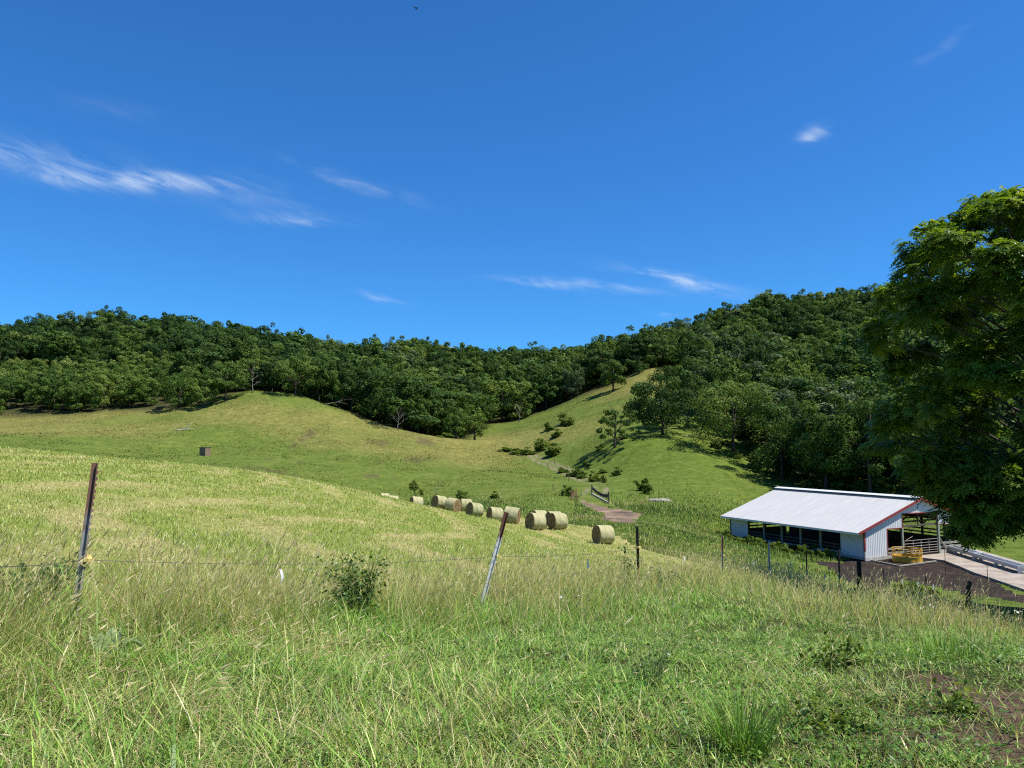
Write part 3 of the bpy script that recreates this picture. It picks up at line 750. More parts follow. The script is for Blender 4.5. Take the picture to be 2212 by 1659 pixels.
# half-dead tree on the slope: bare top, leaves low down
p0 = W(1328, 970, 142); rg = np.random.default_rng(31); mb = MB(); tips = []
scaffold(rg, mb, 9.2, .30, .95, 15, 2, tips, .18)
sc = 9.4 / max(v[2] for v in mb.V); mb.V = [(v[0] * sc, v[1] * sc, v[2] * sc) for v in mb.V]
t = tag(link('dying_tree', None, None, (p0[0], p0[1], gz(p0[0], p0[1]))), 'half-dead tree with bare top and sparse low leaves, alone on the right slope', 'tree')
mb.build('trunk', M_BARK, t, True)
C = []
for i in range(24):
    a = rg.uniform(0, 6.28); r_ = rg.uniform(.8, 4.3); C.append((math.cos(a) * r_, math.sin(a) * r_, rg.uniform(1.4, 5.2) + (0 if r_ > 2 else 1.2)))
for q in tips[::4]:
    if q[2] * sc < 7.0: C.append(tuple(q * sc))
C = np.array(C); n = 2300; idc = rg.integers(0, len(C), n); d = rand_dirs(rg, n); P = C[idc] + d * .75 * rg.random((n, 1)) ** .4 * np.array([1, 1, .6])
V, F = leaf_quads(P, d, .36, rg); link('crown', mesh_np('dying_crown', V, F, [M_DARK], False, dict(tint=np.repeat(.4 + .2 * rg.normal(size=n), 4))), t)
# fallen timber
def fallen(label, px, py, Y, L_, seed, m=M_DEAD, r=.12, ang=.3):
    p0 = W(px, py, Y); rg = np.random.default_rng(seed); mb = MB(); a = ang
    d = np.array([math.cos(a), math.sin(a), .06])
    branch_tree(rg, mb, np.array([0, 0, .15]), d, L_, r, 2, .4)
    return tag(mb.build('fallen_branch', m, None, True), label, 'fallen branch')
M_PALE = simple('bleached_wood', (.40, .38, .35), (.62, .60, .56), 4, .95, .1)
for lab, px, py, Y, L_, sd_, m_ in [('tangle of dead branches lying at the wood edge right of the knoll', 700, 872, 195, 4.5, 41, M_DEAD), ('bleached white branch lying on the grassy knoll side', 378, 925, 166, 3.2, 42, M_PALE),
                                    ('weathered log lying below the oaks on the right slope', 1475, 945, 146, 2.6, 43, M_DEAD)]:
    o = fallen(lab, px, py, Y, L_, sd_, m_); p0 = W(px, py, Y); o.location = (p0[0], p0[1], gz(p0[0], p0[1]))

# ------------------------------------------------------------------ shrubs and saplings
def shrub_mesh(seed, h, rad, nl, ls, leafmat, nc=22):
    rg = np.random.default_rng(seed); d = rand_dirs(rg, nc); d[:, 2] = np.abs(d[:, 2]); q = rg.uniform(.25, .85, nc)[:, None]
    lob = (.75 + .5 * rg.random(nc))[:, None]
    C = d * q * lob * np.array([rad, rad, h * .95]); cr = rad * rg.uniform(.2, .38, nc)
    ids = rg.integers(0, nc, nl); e = rand_dirs(rg, nl); e[:, 2] = e[:, 2] * .7 + .3; e /= np.linalg.norm(e, axis=1)[:, None]
    P = C[ids] + e * (cr[ids] * (.5 + .6 * rg.random(nl)))[:, None]; P[:, 2] = np.abs(P[:, 2])
    Nn = e + rg.normal(size=(nl, 3)) * .45; Nn /= np.linalg.norm(Nn, axis=1)[:, None]
    t = .45 + .14 * rg.normal(size=nl) + (rg.random(nc) - .5)[ids] * .3
    V, F = leaf_quads(P, Nn, ls, rg); return mesh_np('shrub', V, F, [leafmat], False, dict(tint=np.repeat(t, 4)))
SHR = [shrub_mesh(600 + i, 2.0, 1.15, 1700, .24, M_SHRUB) for i in range(5)]
def shrub(label, px, py, Y, h, w_, group=None, k=None, name='shrub'):
    p0 = W(px, py, Y); o = tag(link(name, SHR[random.randrange(5) if k is None else k], None, (p0[0], p0[1], gz(p0[0], p0[1]) - .1), (0, 0, random.uniform(0, 6))), label, 'shrub', group)
    o.scale = (w_ / 2.5, w_ / 2.5, h / 2.25); return o
def c4(x, y): return (2100 + x / 3.687) / 1.8228, (1800 + y / 3.687) / 1.8228
def c5(x, y): return (1200 + x / 1.7015) / 1.8228, (1250 + y / 1.7015) / 1.8228
for (x, y, Y, h, w_, lab) in [(497, 625, 105, 2.2, 2.1, 'round dark shrub beside the track by the red gate'), (1600, 450, 110, 2.2, 2.7, 'dark shrub near the wire fence in the valley, upper of two'),
        (1665, 530, 107, 1.6, 1.9, 'low dark shrub against the fence post in the valley'), (440, 165, 140, 1.5, 2.8, 'low creek shrub left of the grey bush'), (560, 195, 135, 1.4, 2.6, 'low creek shrub under the grey bush'),
        (650, 200, 134, 2.6, 1.7, 'upright grey-green bush by the track'), (705, 240, 131, 1.5, 2.6, 'dark low shrub at the bend of the track'), (880, 300, 124, 1.9, 2.4, 'dark shrub beside the creek right of the track bend'),
        (930, 310, 123, 1.6, 2.0, 'shrub touching the dark one right of the track bend'), (1028, 345, 120, 1.9, 1.3, 'narrow dark shrub at the creek fence post'), (1215, 245, 128, 1.6, 2.8, 'wide low shrub on the meadow beyond the creek'),
        (1000, 200, 134, 1.3, 2.6, 'pale green low shrub in the creek bed'), (780, 130, 141, 1.2, 3.0, 'brownish low shrub uphill of the creek')]:
    px, py = c4(x, y); shrub(lab, px, py, Y, h, w_, 'shrubs along the valley creek')
for (x, y, Y, h, w_, lab) in [(1340, 905, 172, 1.5, 5.0, 'low leafy thicket at the left end of the creek'), (1420, 912, 168, 1.6, 5.2, 'low leafy thicket in the middle of the creek bank'), (1490, 918, 164, 1.8, 5.0, 'low leafy thicket next to the tall creek shrubs'),
        (1595, 905, 166, 3.4, 5.4, 'tall bright shrub in the creek thicket'), (1665, 948, 158, 3.0, 5.0, 'dark rounded shrub at the right end of the creek thicket'), (1740, 815, 184, 3.6, 5.2, 'bright leafy shrub up the draw below the spur'), (1635, 838, 182, 2.6, 3.2, 'smaller shrub left of the bright one in the draw'),
        (1780, 812, 182, 2.2, 3.4, 'low shrub right of the bright one in the draw'), (1690, 862, 175, 2.2, 4.0, 'leafy shrub between draw and creek thicket'), (1980, 930, 146, 1.5, 2.6, 'small shrub below the half-dead tree'), (2120, 888, 146, 1.6, 3.0, 'shrub at the shaded foot of the half-dead tree'),
        (930, 792, 184, 1.8, 5, 'pale flowering low shrub at the foot of the wood by the knoll')]:
    px, py = c5(x, y); shrub(lab, px, py, Y, h, w_, 'shrubs along the valley creek')
for (px, py, Y, h, w_, lab) in [(777, 1064, 108, 1.4, 2.4, 'dull dark shrub on the knoll foot behind the hay field crest'), (997, 1076, 106, 1.7, 2.2, 'shrub behind the bales below the knoll'), (1068, 1080, 104, 1.2, 1.8, 'bright leafy plant behind the bales'),
        (1545, 960, 141, 1.8, 3.0, 'pale shrub at the edge of the tree shade above the meadow'), (1625, 1010, 132, 1.9, 2.6, 'grey-leaved shrub in the meadow shade'), (1590, 985, 137, 1.4, 2.6, 'small shrub in the shade of the overhanging tree'), (1740, 1040, 119, 1.9, 2.6, 'tall light shrub behind the barn ridge, left one'),
        (1820, 1062, 104, 2.4, 3.6, 'light green brush behind the barn ridge'), (1870, 1068, 102, 2.2, 3.4, 'light green brush over the barn gable'), (1930, 1072, 100, 2.6, 3.8, 'grey-green brush between the barn gable and walnut'), (1985, 1080, 98, 2.2, 3.6, 'brush close to the walnut behind the barn'), (1565, 942, 144, 1.4, 2.4, 'low shrub under the overhanging branches')]:
    shrub(lab, px, py, Y, h, w_, 'shrubs around the meadow')
for k in range(20):
    px = 1548 + k * 24 + random.uniform(-8, 8); Y = float(np.interp(px, YMIN[:, 0], YMIN[:, 1])) + random.uniform(-1.5, 4)
    shrub(f'dark understorey bush along the right wood edge above the meadow, {nth(k + 1)} from left', px, 1000, Y, random.uniform(1.6, 3.4), random.uniform(3, 5.5), 'understorey bushes of the right wood edge', None, 'understorey_bush')
# sapling and bare bush behind the crest of the hay field
p0 = W(897, 1068, 112); rg = np.random.default_rng(71); t = tag(link('sapling', None, None, (p0[0], p0[1], gz(p0[0], p0[1]))), 'small green sapling with a forked stem behind the bales', 'sapling')
mb = MB(); mb.tube([(0, 0, -.2), (.05, 0, .9), (-.3, .1, 1.8), (-.4, .1, 2.6)], [.07, .06, .04, .02]); mb.tube([(.05, 0, .9), (.5, 0, 1.4), (.85, 0, 1.7)], [.05, .035, .02]); mb.build('trunk', M_BARK, t, True)
C = np.array([(-.55, 0, 2.5), (-.2, .2, 2.9), (.1, 0, 2.5), (-.6, .2, 2.0), (.2, .1, 2.1), (.85, 0, 1.6), (1.0, 0, 1.25), (-.1, 0, 1.9)]); n = 900; idc = rg.integers(0, len(C), n); d = rand_dirs(rg, n)
V, F = leaf_quads(C[idc] + d * .42 * rg.random((n, 1)) ** .4, d, .2, rg); link('crown', mesh_np('sapling_crown', V, F, [M_SHRUB], False, dict(tint=np.repeat(.6 + .2 * rg.normal(size=n), 4))), t)
o = dead_tree('leafless twiggy bush right of the green sapling', 942, 1068, 112, 2.8, 72, 4, r=.05, name='bare_bush', spread=.6)
# ------------------------------------------------------------------ the near walnut
rg = np.random.default_rng(808)
TX, TY = 21.3, 31.0; TZ = gz(TX, TY)
t = tag(link('walnut_tree', None, None, (TX, TY, TZ)), 'large leafy walnut tree with drooping compound leaves at the right edge', 'tree')
prof_z = np.array([-2.6, -2.0, -1.1, -.36, .57, 1.3, 2.6, 4.5, 6.4, 7.5, 8.9, 9.5, 10.3, 11.1, 11.6]) - TZ
prof_r = np.array([2.8, 3.3, 3.9, 4.5, 5.5, 6.6, 6.8, 6.7, 6.5, 6.2, 5.8, 5.2, 3.9, 2.4, 1.0]) - .3
zlo, zhi = prof_z[0] + .75, prof_z[-1] - .25
mb = MB(); trunk = [np.array([0, 0, -.5]), np.array([.1, .1, 2.5]), np.array([0, .2, 5.5]), np.array([-.1, 0, 9]), np.array([-.4, -.1, 12.5]), np.array([-1.0, 0, zhi - .4])]
mb.tube(trunk, [.5, .36, .3, .22, .13, .04], 9)
LOBES = []
for i in range(112):
    zt = zlo + (zhi - zlo) * ((i * .7548777 + .13) % 1); a = i * 2.39996 + rg.normal() * .25; rmax = np.interp(zt, prof_z, prof_r); s_ = rg.uniform(.85, 1.35)
    q = max(0, rmax - s_ * .8) * (rg.uniform(.9, 1.02) if i % 4 else rg.uniform(.3, .75))
    LOBES.append((math.cos(a) * q, math.sin(a) * q, zt, s_))
for (px, py, Y, s_) in ((2035, 1075, 30, .8), (2080, 1120, 29.5, .75), (2100, 1160, 29.5, .5), (2140, 1110, 29, .85), (2190, 1120, 29.5, .9), (2085, 1060, 29, .9), (2160, 1050, 28.5, 1.0), (2210, 1060, 28.5, 1.0), (1990, 1010, 30, .7)):
    p = W(px, py, Y); LOBES.append((p[0] - TX, p[1] - TY, p[2] - TZ, s_))
PADS = []; PL = []
for (lx, ly, lz, s_) in LOBES:
    for k in range(9):
        e = rand_dirs(rg, 1)[0]; e[2] = e[2] * .6 + .28; e[:2] += .35 * np.array([lx, ly]) / (math.hypot(lx, ly) + .5); e /= np.linalg.norm(e)
        PADS.append((lx + e[0] * s_ * .8, ly + e[1] * s_ * .8, lz + e[2] * s_ * .75)); PL.append((lx, ly, lz))
PADS = np.array(PADS); PL = np.array(PL)
for (lx, ly, lz, s_) in LOBES:
    tip = np.array([lx, ly, lz]); rt = math.hypot(lx, ly); z0 = min(max(4.2, lz - rt * .5), zhi - 1.5)
    base = np.array([np.interp(z0, [p[2] for p in trunk], [p[k] for p in trunk]) for k in (0, 1)] + [z0]); mid = base * .5 + tip * .5 + np.array([0, 0, .3]) + rg.normal(size=3) * .2
    mb.tube([base, mid, tip], [.08 * (1.25 - lz / 24), .04, .022], 5)
for p_, l_ in zip(PADS, PL): mb.tube([l_, (p_ + l_) / 2 + [0, 0, .1], p_], [.025, .016, .008], 4)
mb.build('trunk', M_BARK, t, True)
nS = len(PADS); per = 25
pid = np.repeat(np.arange(nS), per); nl = len(pid); size = rg.uniform(.75, 1.2, nS)[pid]
ang = rg.uniform(0, 6.283, nl); rad_ = np.sqrt(rg.random(nl)) * .42 * size
outw = PADS[pid] - PL[pid]; outw /= np.linalg.norm(outw, axis=1)[:, None] + 1e-6
off = np.stack([np.cos(ang) * rad_, np.sin(ang) * rad_, (.26 - .42 * rad_ ** 2 / size ** 2) * size + rg.normal(size=nl) * .10], 1)
B0 = PADS[pid] + off - outw * .2
d = np.stack([np.cos(ang), np.sin(ang), np.full(nl, .12)], 1) * .8 + outw * .75 + rg.normal(size=(nl, 3)) * .28; d /= np.linalg.norm(d, axis=1)[:, None]
Ln = rg.uniform(.34, .56, nl)
side = np.cross(d, np.tile([0, 0, 1.0], (nl, 1))); side /= np.linalg.norm(side, axis=1)[:, None] + 1e-6
side = side + np.array([0, 0, 1]) * rg.normal(size=(nl, 1)) * .28; side /= np.linalg.norm(side, axis=1)[:, None]
VV = []; TT = []
tl = np.clip(.42 + .15 * rg.normal(size=nS), .05, 1)[pid] + .10 * rg.normal(size=nl) + .30 * (rg.random(nl) < .10)
def rach(f): return B0 + d * (Ln * f)[:, None] + np.array([0, 0, -1.0]) * (Ln * .50 * f ** 2)[:, None]
for i, f in enumerate(np.linspace(.14, 1, 7)):
    c = rach(f); tang = rach(f + .02) - rach(f - .02); tang /= np.linalg.norm(tang, axis=1)[:, None]
    for sgn in (-1, 1) if f < 1 else (0,):
        ll = (.20 * (1 - abs(f - .5) * .7) * rg.uniform(.8, 1.2, nl))[:, None]
        dirn = side * sgn * .85 + tang * .55 + np.array([0, 0, -.16]) if sgn else tang + np.array([0, 0, -.2])
        dirn = dirn + rg.normal(size=(nl, 3)) * .12; dirn /= np.linalg.norm(dirn, axis=1)[:, None]
        nn = np.cross(dirn, tang if sgn else side); nn /= np.linalg.norm(nn, axis=1)[:, None] + 1e-6
        wv = np.cross(nn, dirn) * ll * .24
        VV.append(np.stack([c, c + dirn * ll * .4 + wv, c + dirn * ll, c + dirn * ll * .4 - wv], 1)); TT.append(np.repeat(tl + .06 * rg.normal(size=nl), 4))
VV = np.concatenate(VV).reshape(-1, 3); TT = np.concatenate(TT)
link('crown', mesh_np('walnut_crown', VV, np.arange(len(VV)).reshape(-1, 4), [M_WALNUT], False, dict(tint=TT)), t)
print('walnut leaflets', len(VV) // 4, 'ground', TZ)
# ------------------------------------------------------------------ barn
M_STEEL = simple('white_steel', (.56, .57, .57), (.64, .65, .65), .8, .45, .4)
M_ROOF = simple('roof_steel', (.42, .41, .385), (.52, .505, .475), 1.0, .45, .3, 0, 0, (.22, 3.2, 1), .25, .75)
M_RED = simple('red_trim', (.21, .028, .026), (.27, .040, .036), 2, .5, .4)
M_WOOD = simple('barn_timber', (.060, .048, .038), (.14, .115, .09), 6, .9, .15, 0, .01, (4, 4, .6))
M_TREATED = simple('treated_timber', (.20, .22, .17), (.34, .36, .29), 6, .9, .15, 0, .01, (4, 4, .6))
M_BOARD = simple('weathered_board', (.22, .21, .17), (.36, .34, .29), 5, .9, .15, 0, .01, (1, 4, 4))
M_CONC = simple('concrete', (.33, .31, .28), (.50, .47, .42), 2.2, .9, .2, 0, .02)
M_GATE = simple('gate_steel', (.20, .165, .14), (.40, .35, .31), 3, .5, .4, .3)
M_LITTER = simple('barn_litter', (.030, .022, .016), (.075, .056, .040), 2, .95, .1, 0, .08)
M_DARKMETAL_SHADE = simple('dark_flashing_and_gap_shade', (.05, .055, .06), (.09, .095, .10), 3, .5, .4)  # dark metal parts, and the painted shadow gap below the ridge cap
BA = math.atan2(BV[1], BV[0])
barn = thing('cattle_barn', 'long white metal cattle barn with red gable trim and open sides', 'barn', (BC[0], BC[1], BZ), BA)
RZ, EZ, HW = 5.15, 2.73, 7.3
def roof_z(x): return EZ + (RZ - EZ) / HW * x if x <= HW else RZ - .30 * (x - HW)
def ribbed(pts_x, bot, top, y, axis='x', pitch=.23, depth=.028, sgn=-1):
    """steel sheet with raised ribs; runs along x at fixed y (or along y at fixed x)"""
    V = []; F = []
    x = pts_x[0]; prof = []
    while x < pts_x[1] - 1e-6:
        e = min(x + pitch, pts_x[1])
        for dx, h in ((0, 0), (.055, depth), (.085, depth), (.14, 0)):
            if x + dx < e - .004: prof.append((x + dx, h))
        x = e
    prof.append((pts_x[1], 0))
    for q, h in prof:
        for z in (bot(q), top(q)):
            V.append((q, y + sgn * h, z) if axis == 'x' else (y + sgn * h, q, z))
    for i in range(len(prof) - 1): F.append((2 * i, 2 * i + 2, 2 * i + 3, 2 * i + 1))
    return V, F
def c_(v): return lambda q: v
m = MB()
for x0, x1, zb in ((0, 2.92, .22), (2.92, 4.98, 2.58), (4.98, 9.81, 3.85), (9.81, BW, 2.62)):
    segs = [(x0, x1)] if not (x0 < HW < x1) else [(x0, HW), (HW, x1)]
    for a, b in segs: m.add(*ribbed((a, b), c_(zb), lambda q: roof_z(q) - .04, -.03))
m.build('end_wall', M_STEEL, barn)
for a, b in ((.05, 2.55), (14.45, BL)): m = MB(); m.add(*ribbed((a, b), c_(.25), c_(2.55), -.03, 'y')); m.build('side_wall', M_STEEL, barn)
m = MB()
for a, b in ((0, HW), (HW, BW)): m.add(*ribbed((a, b), c_(3.1 if b == HW else 3.1), lambda q: max(3.1, roof_z(q) - .04), BL + .0, sgn=1))
m.build('far_gable', M_STEEL, barn)
# roof: two ribbed slopes with thickness
OV, OG = 1.08, .38
for x0, x1 in ((-OV, HW), (HW, BW + OV)):
    V = []; F = []; y = -OG; prof = []
    while y < BL + OG:
        for dy, h in ((0, 0), (.06, .012), (.09, .012), (.15, 0)): prof.append((y + dy, h))
        y += .3
    for q, h in prof:
        for x in (x0, x1): V.append((x, q, roof_z(x) + .06 + h))
    n = len(prof)
    for i in range(n - 1): F.append((2 * i, 2 * i + 1, 2 * i + 3, 2 * i + 2))
    m = MB(); m.add(V, F); m.add([(x0, prof[0][0], roof_z(x0) + .0), (x1, prof[0][0], roof_z(x1) + .0), (x1, prof[-1][0], roof_z(x1) + .0), (x0, prof[-1][0], roof_z(x0) + .0)], [(0, 1, 2, 3)])
    m.build('roof', M_ROOF, barn)
# raised ridge vent cap
m = MB(); 
for s in (-1, 1):
    m.prism([(HW, -OG, RZ + .24), (HW + s * .55, -OG, RZ + .115), (HW + s * .55, -OG, RZ + .08), (HW, -OG, RZ + .20)], (0, 0, 0), (0, BL + 2 * OG, 0))
rc = m.build('ridge_cap', M_STEEL, barn)
m = MB(); m.box((HW, BL / 2, RZ + .11), (.5, BL + 2 * OG - .1, .08)); m.build('ridge_vent_shade', M_DARKMETAL_SHADE, rc)  # dark box puts the shadow line of the vent gap into colour
# rake trim, corner trim, door trim
m = MB()
for x0, x1 in ((-OV, HW), (HW, BW + OV)):
    m.prism([(x0, -OG - .03, roof_z(x0) - .10), (x1, -OG - .03, roof_z(x1) - .10), (x1, -OG - .03, roof_z(x1) + .12), (x0, -OG - .03, roof_z(x0) + .12)], (0, 0, 0), (0, .05, 0))
m.build('rake_trim', M_RED, barn)
m = MB(); m.box((-.02, -.045, 1.65), (.16, .12, 1.75)); m.build('corner_trim', M_RED, barn)
m = MB(); m.box((-.02, -.03, .42), (.15, .10, .80)); m.build('corner_post', M_BOARD, barn)
m = MB(); m.box((-.035, BL, 1.3), (.1, .14, 2.3)); m.build('corner_post', M_DARKMETAL_SHADE, barn)
m = MB(); zt = lambda a, b, z: m.box(((a + b) / 2, -.055, z), (b - a, .05, .07)); vt = lambda x, a, b: m.box((x, -.058, (a + b) / 2), (.06, .05, b - a))
zt(2.92, 4.95, 2.58); vt(2.92, .25, 2.55); zt(4.98, 9.81, 3.85); vt(4.98, 2.62, 3.81); vt(9.81, 2.62, 3.81); zt(9.81, BW, 2.62); m.build('door_trim', M_RED, barn)
m = MB()
for s in (1,): m.prism([(-OV, -OG, roof_z(-OV) - .12), (-OV, BL + OG, roof_z(-OV) - .12), (-OV, BL + OG, roof_z(-OV) + .05), (-OV, -OG, roof_z(-OV) + .05)], (0, 0, 0), (.03, 0, 0))
m.build('eave_fascia', M_STEEL, barn)
m = MB(); m.box((-.0, BL / 2, 2.62), (.12, BL, .22)); m.box((BW, BL / 2, 2.80), (.12, BL, .26)); m.build('eave_beam', M_WOOD, barn)
# posts
for k in range(8):
    y = min(k * 2.43 + .08, BL - .08)
    m = MB(); m.box((.09, y, 1.25), (.16, .16, 2.6)); m.build('post', M_TREATED if 0 < k < 7 else M_WOOD, barn)
    m = MB(); m.box((BW - .1, y, 1.35), (.18, .18, 2.8))
    for s in (-1, 1):
        if 0 < k < 7: m.beam((BW - .1, y, 2.0), (BW - .1, y + s * .7, 2.66), .1, .1)
    m.build('post', M_WOOD, barn)
    m = MB()   # truss over each post row
    m.beam((.1, y, 2.62), (BW - .1, y, 2.80), .1, .16); m.beam((.1, y, 2.70), (HW, y, RZ - .12), .08, .14, (0, 1, 0)); m.beam((BW - .1, y, 2.86), (HW, y, RZ - .12), .08, .14, (0, 1, 0))
    for f in (.25, .5, .75): m.beam((BW * f, y, 2.72), (BW * f, y, roof_z(BW * f) - .1), .06, .1)
    m.build('roof_truss', M_WOOD, barn)
m = MB()
for i in range(11):
    x = -.9 + i * 1.5
    if x < BW + 1: m.beam((x, -OG + .1, roof_z(x) - .05), (x, BL + OG - .1, roof_z(x) - .05), .05, .09)
m.build('purlin', M_WOOD, barn); barn.children[-1]['kind'] = 'thing'
m = MB(); m.box((4.98, .0, 1.4), (.17, .17, 2.4)); m.build('door_post', M_TREATED, barn)
m = MB(); m.box((9.90, -.06, 1.95), (.2, .2, 3.8)); m.build('door_post', M_TREATED, barn)
# low walls, floor, rails
m = MB(); m.box((BW / 2, BL / 2, -.03), (BW - .1, BL - .1, .10)); m.build('floor', M_LITTER, barn)
m = MB(); m.box((.08, BL / 2, .22), (.2, BL, .46)); m.box((1.45, -.0, .06), (2.95, .2, .30)); m.box((3.95, .0, .09), (2.05, .2, .28)); m.build('stem_wall', M_CONC, barn)
m = MB(); m.box((BW - .02, BL / 2, .5), (.08, BL, 1.0)); m.build('back_boards', M_WOOD, barn)
for z in (1.25, 1.62):
    m = MB(); m.box((BW - .04, BL / 2, z), (.05, BL, .15)); m.build('side_rail', M_WOOD, barn)
for z in (.72, 1.02):
    m = MB(); m.box((.2, 8.5, z), (.05, 11.9, .13)); m.build('side_rail', M_WOOD, barn)
m = MB(); m.box((4.0, BL - .02, .5), (8, .08, 1.0)); m.box((11.5, BL - .02, .5), (6, .08, 1.0)); m.build('back_boards', M_WOOD, barn)
for z in (1.25, 1.62):
    m = MB(); m.box((BW / 2, BL - .03, z), (BW - .3, .05, .15)); m.build('side_rail', M_WOOD, barn)
for k in range(1, 6):
    m = MB(); m.box((k * 2.43, BL - .1, 1.6), (.16, .16, 3.2)); m.build('post', M_WOOD, barn)
for z in (.42, .78):
    m = MB(); m.box((3.95, -.05, z), (2.1, .04, .18)); m.build('plank_rail', M_BOARD, barn)
gate = MB()
for i, z in enumerate((.18, .40, .62, .85, 1.10, 1.38)): gate.tube([(5.12, -.08, z), (9.72, -.08, z)], .028, 6)
for x in (5.12, 6.3, 7.4, 8.5, 9.72): gate.beam((x, -.08, .16), (x, -.08, 1.40), .05, .03)
gate.tube([(5.14, -.08, 1.36), (6.3, -.05, 1.75)], .02, 5)
gate.build('gate', M_GATE, barn)
m = MB(); m.beam((9.95, -.14, 1.45), (10.9, -.14, .25), .09, .06); m.build('brace', M_BOARD, barn)

def Bw(x, y, z=0):
    p = BC + BV * x + BU * y; return np.array([p[0], p[1], BZ + z])
# rail fence and kerb right of the barn door
t = thing('rail_fence', 'pale board fence on a concrete kerb to the right of the barn door', 'fence', tuple(Bw(10, 0)), BA)
for x in (1.6, 3.4): m = MB(); m.box((x, .05, .55), (.14, .14, 1.3)); m.build('post', M_TREATED, t)
for z in (.55, .92): m = MB(); m.box((1.75, -.04, z), (3.5, .05, .2)); m.build('rail', M_BOARD, t)
m = MB(); m.box((1.75, .0, .13), (3.5, .3, .32)); m.build('kerb', M_CONC, t)

# concrete apron
def m_apron():
    m, nt, out = mat('worn_concrete'); p = world_pos(nt)
    n1 = noise(nt, .8, 6, .65, p); n2 = noise(nt, 5, 5, .7, p)
    c = ramp(nt, n1, [(.3, (.20, .165, .13)), (.5, (.31, .265, .215)), (.7, (.40, .35, .285))])
    c = mix(nt, .5, c, ramp(nt, n2, [(.3, (.62, .6, .58)), (.6, (1.1, 1.08, 1.05))]), 'MULTIPLY')
    bsdf(nt, out, c, .9, .2, 0, bump(nt, n2, .5, .03)); return m
AP = [on_ground(px / 1.8228, py / 1.8228, BZ)[:2] for px, py in [(3604, 2192), (3719, 2206), (3782, 2231), (3839, 2255), (3907, 2277), (4032, 2320), (4230, 2390)]]
AP += [on_ground(4230 / 1.8228, 2268 / 1.8228, BZ)[:2], np.array([43.6, 61.0]), np.array([45.2, 76.0]), Bw(14.5, -.3)[:2], Bw(9.9, -.2)[:2], Bw(5.0, -.2)[:2], Bw(4.2, -.4)[:2]]
m = MB(); m.prism([(p[0], p[1], BZ - .3) for p in AP], (0, 0, 0), (0, 0, .3)); ap = m.build('concrete_apron', m_apron()); ap['kind'] = 'structure'
# timber edging
t = thing('timber_edging', 'pale timber edging laid in a corner on the dirt yard around the feeder', 'edging', (0, 0, 0))
E_ = [on_ground(px / 1.8228, py / 1.8228, -8.86) for px, py in [(3425, 2205.5), (3541, 2229.5), (3685, 2210)]]
t.location = E_[1]
for a, b in ((E_[1], E_[0]), (E_[1], E_[2])):
    m = MB(); m.beam((0, 0, .02), tuple(b - a + [0, 0, .02]), .13, .09); m.build('beam', M_BOARD, t)

# ------------------------------------------------------------------ ring feeder
M_YEL = simple('worn_yellow_paint', (.46, .245, .022), (.60, .35, .04), 4, .55, .35, 0, .01)
FX = (34.84, 68.8, 0)
fd_ = thing('ring_feeder', 'round yellow steel hay feeder standing on the dirt in front of the barn', 'feeder', (FX[0], FX[1], -8.92))
FR = 1.2
m = MB(); n = 48; V = []
rg = np.random.default_rng(4)
for k in range(n):
    a = 2 * math.pi * k / n; dent = .05 * math.exp(-((a - 4.9) / .25) ** 2) * 1.6 + .012 * math.sin(5 * a)
    for z in (0, .14, .28, .42, .54): V.append(((FR - dent * (1 if z < .4 else .3) + (.012 if z in (0, .54) else 0)) * math.cos(a), (FR - dent * (1 if z < .4 else .3) + (.012 if z in (0, .54) else 0)) * math.sin(a), z))
F = [(k * 5 + i, ((k + 1) % n) * 5 + i, ((k + 1) % n) * 5 + i + 1, k * 5 + i + 1) for k in range(n) for i in range(4)]
m.add(V, F); o = m.build('skirt', M_YEL, fd_, True); md = o.modifiers.new('thick', 'SOLIDIFY'); md.thickness = .02
def ring(r, z, tr, nm):
    m = MB(); pts = [(r * math.cos(2 * math.pi * k / 48), r * math.sin(2 * math.pi * k / 48), z) for k in range(49)]; m.tube(pts, tr, 6, False); m.build(nm, M_YEL, fd_, True)
ring(FR, .56, .028, 'lower_ring'); ring(FR, 1.16, .03, 'top_ring'); ring(FR, .98, .02, 'middle_ring')
for k in range(16):
    a = 2 * math.pi * k / 16; b = a + (.26 if k % 2 else .0); e = a + (.0 if k % 2 else .26)
    m = MB(); m.tube([(FR * math.cos(a), FR * math.sin(a), .56), (FR * math.cos(a), FR * math.sin(a), .72), (FR * math.cos(a + .2), FR * math.sin(a + .2), .92), (FR * math.cos(a + .2), FR * math.sin(a + .2), 1.16)], .022, 5); m.build('slant_bar', M_YEL, fd_)
m = MB(); 
V = [(0, 0, .38)]; F = []
for r_ in (.4, .8, 1.15):
    for k in range(24): a = 2 * math.pi * k / 24; V.append((r_ * math.cos(a), r_ * math.sin(a), .34 + .10 * rg.normal() * (r_ < 1) - .1 * r_))
F += [(0, 1 + k, 1 + (k + 1) % 24) for k in range(24)]
for i in (0, 1): F += [(1 + i * 24 + k, 1 + (i + 1) * 24 + k, 1 + (i + 1) * 24 + (k + 1) % 24, 1 + i * 24 + (k + 1) % 24) for k in range(24)]
m.add(V, F); M_OLDHAY = simple('old_hay', (.16, .115, .06), (.36, .28, .15), 9, .95, .1, 0, .05)
tag(m.build('hay_remains', M_OLDHAY, None), 'trampled brown hay left inside the yellow ring feeder', 'hay').location = (FX[0], FX[1], -8.92)

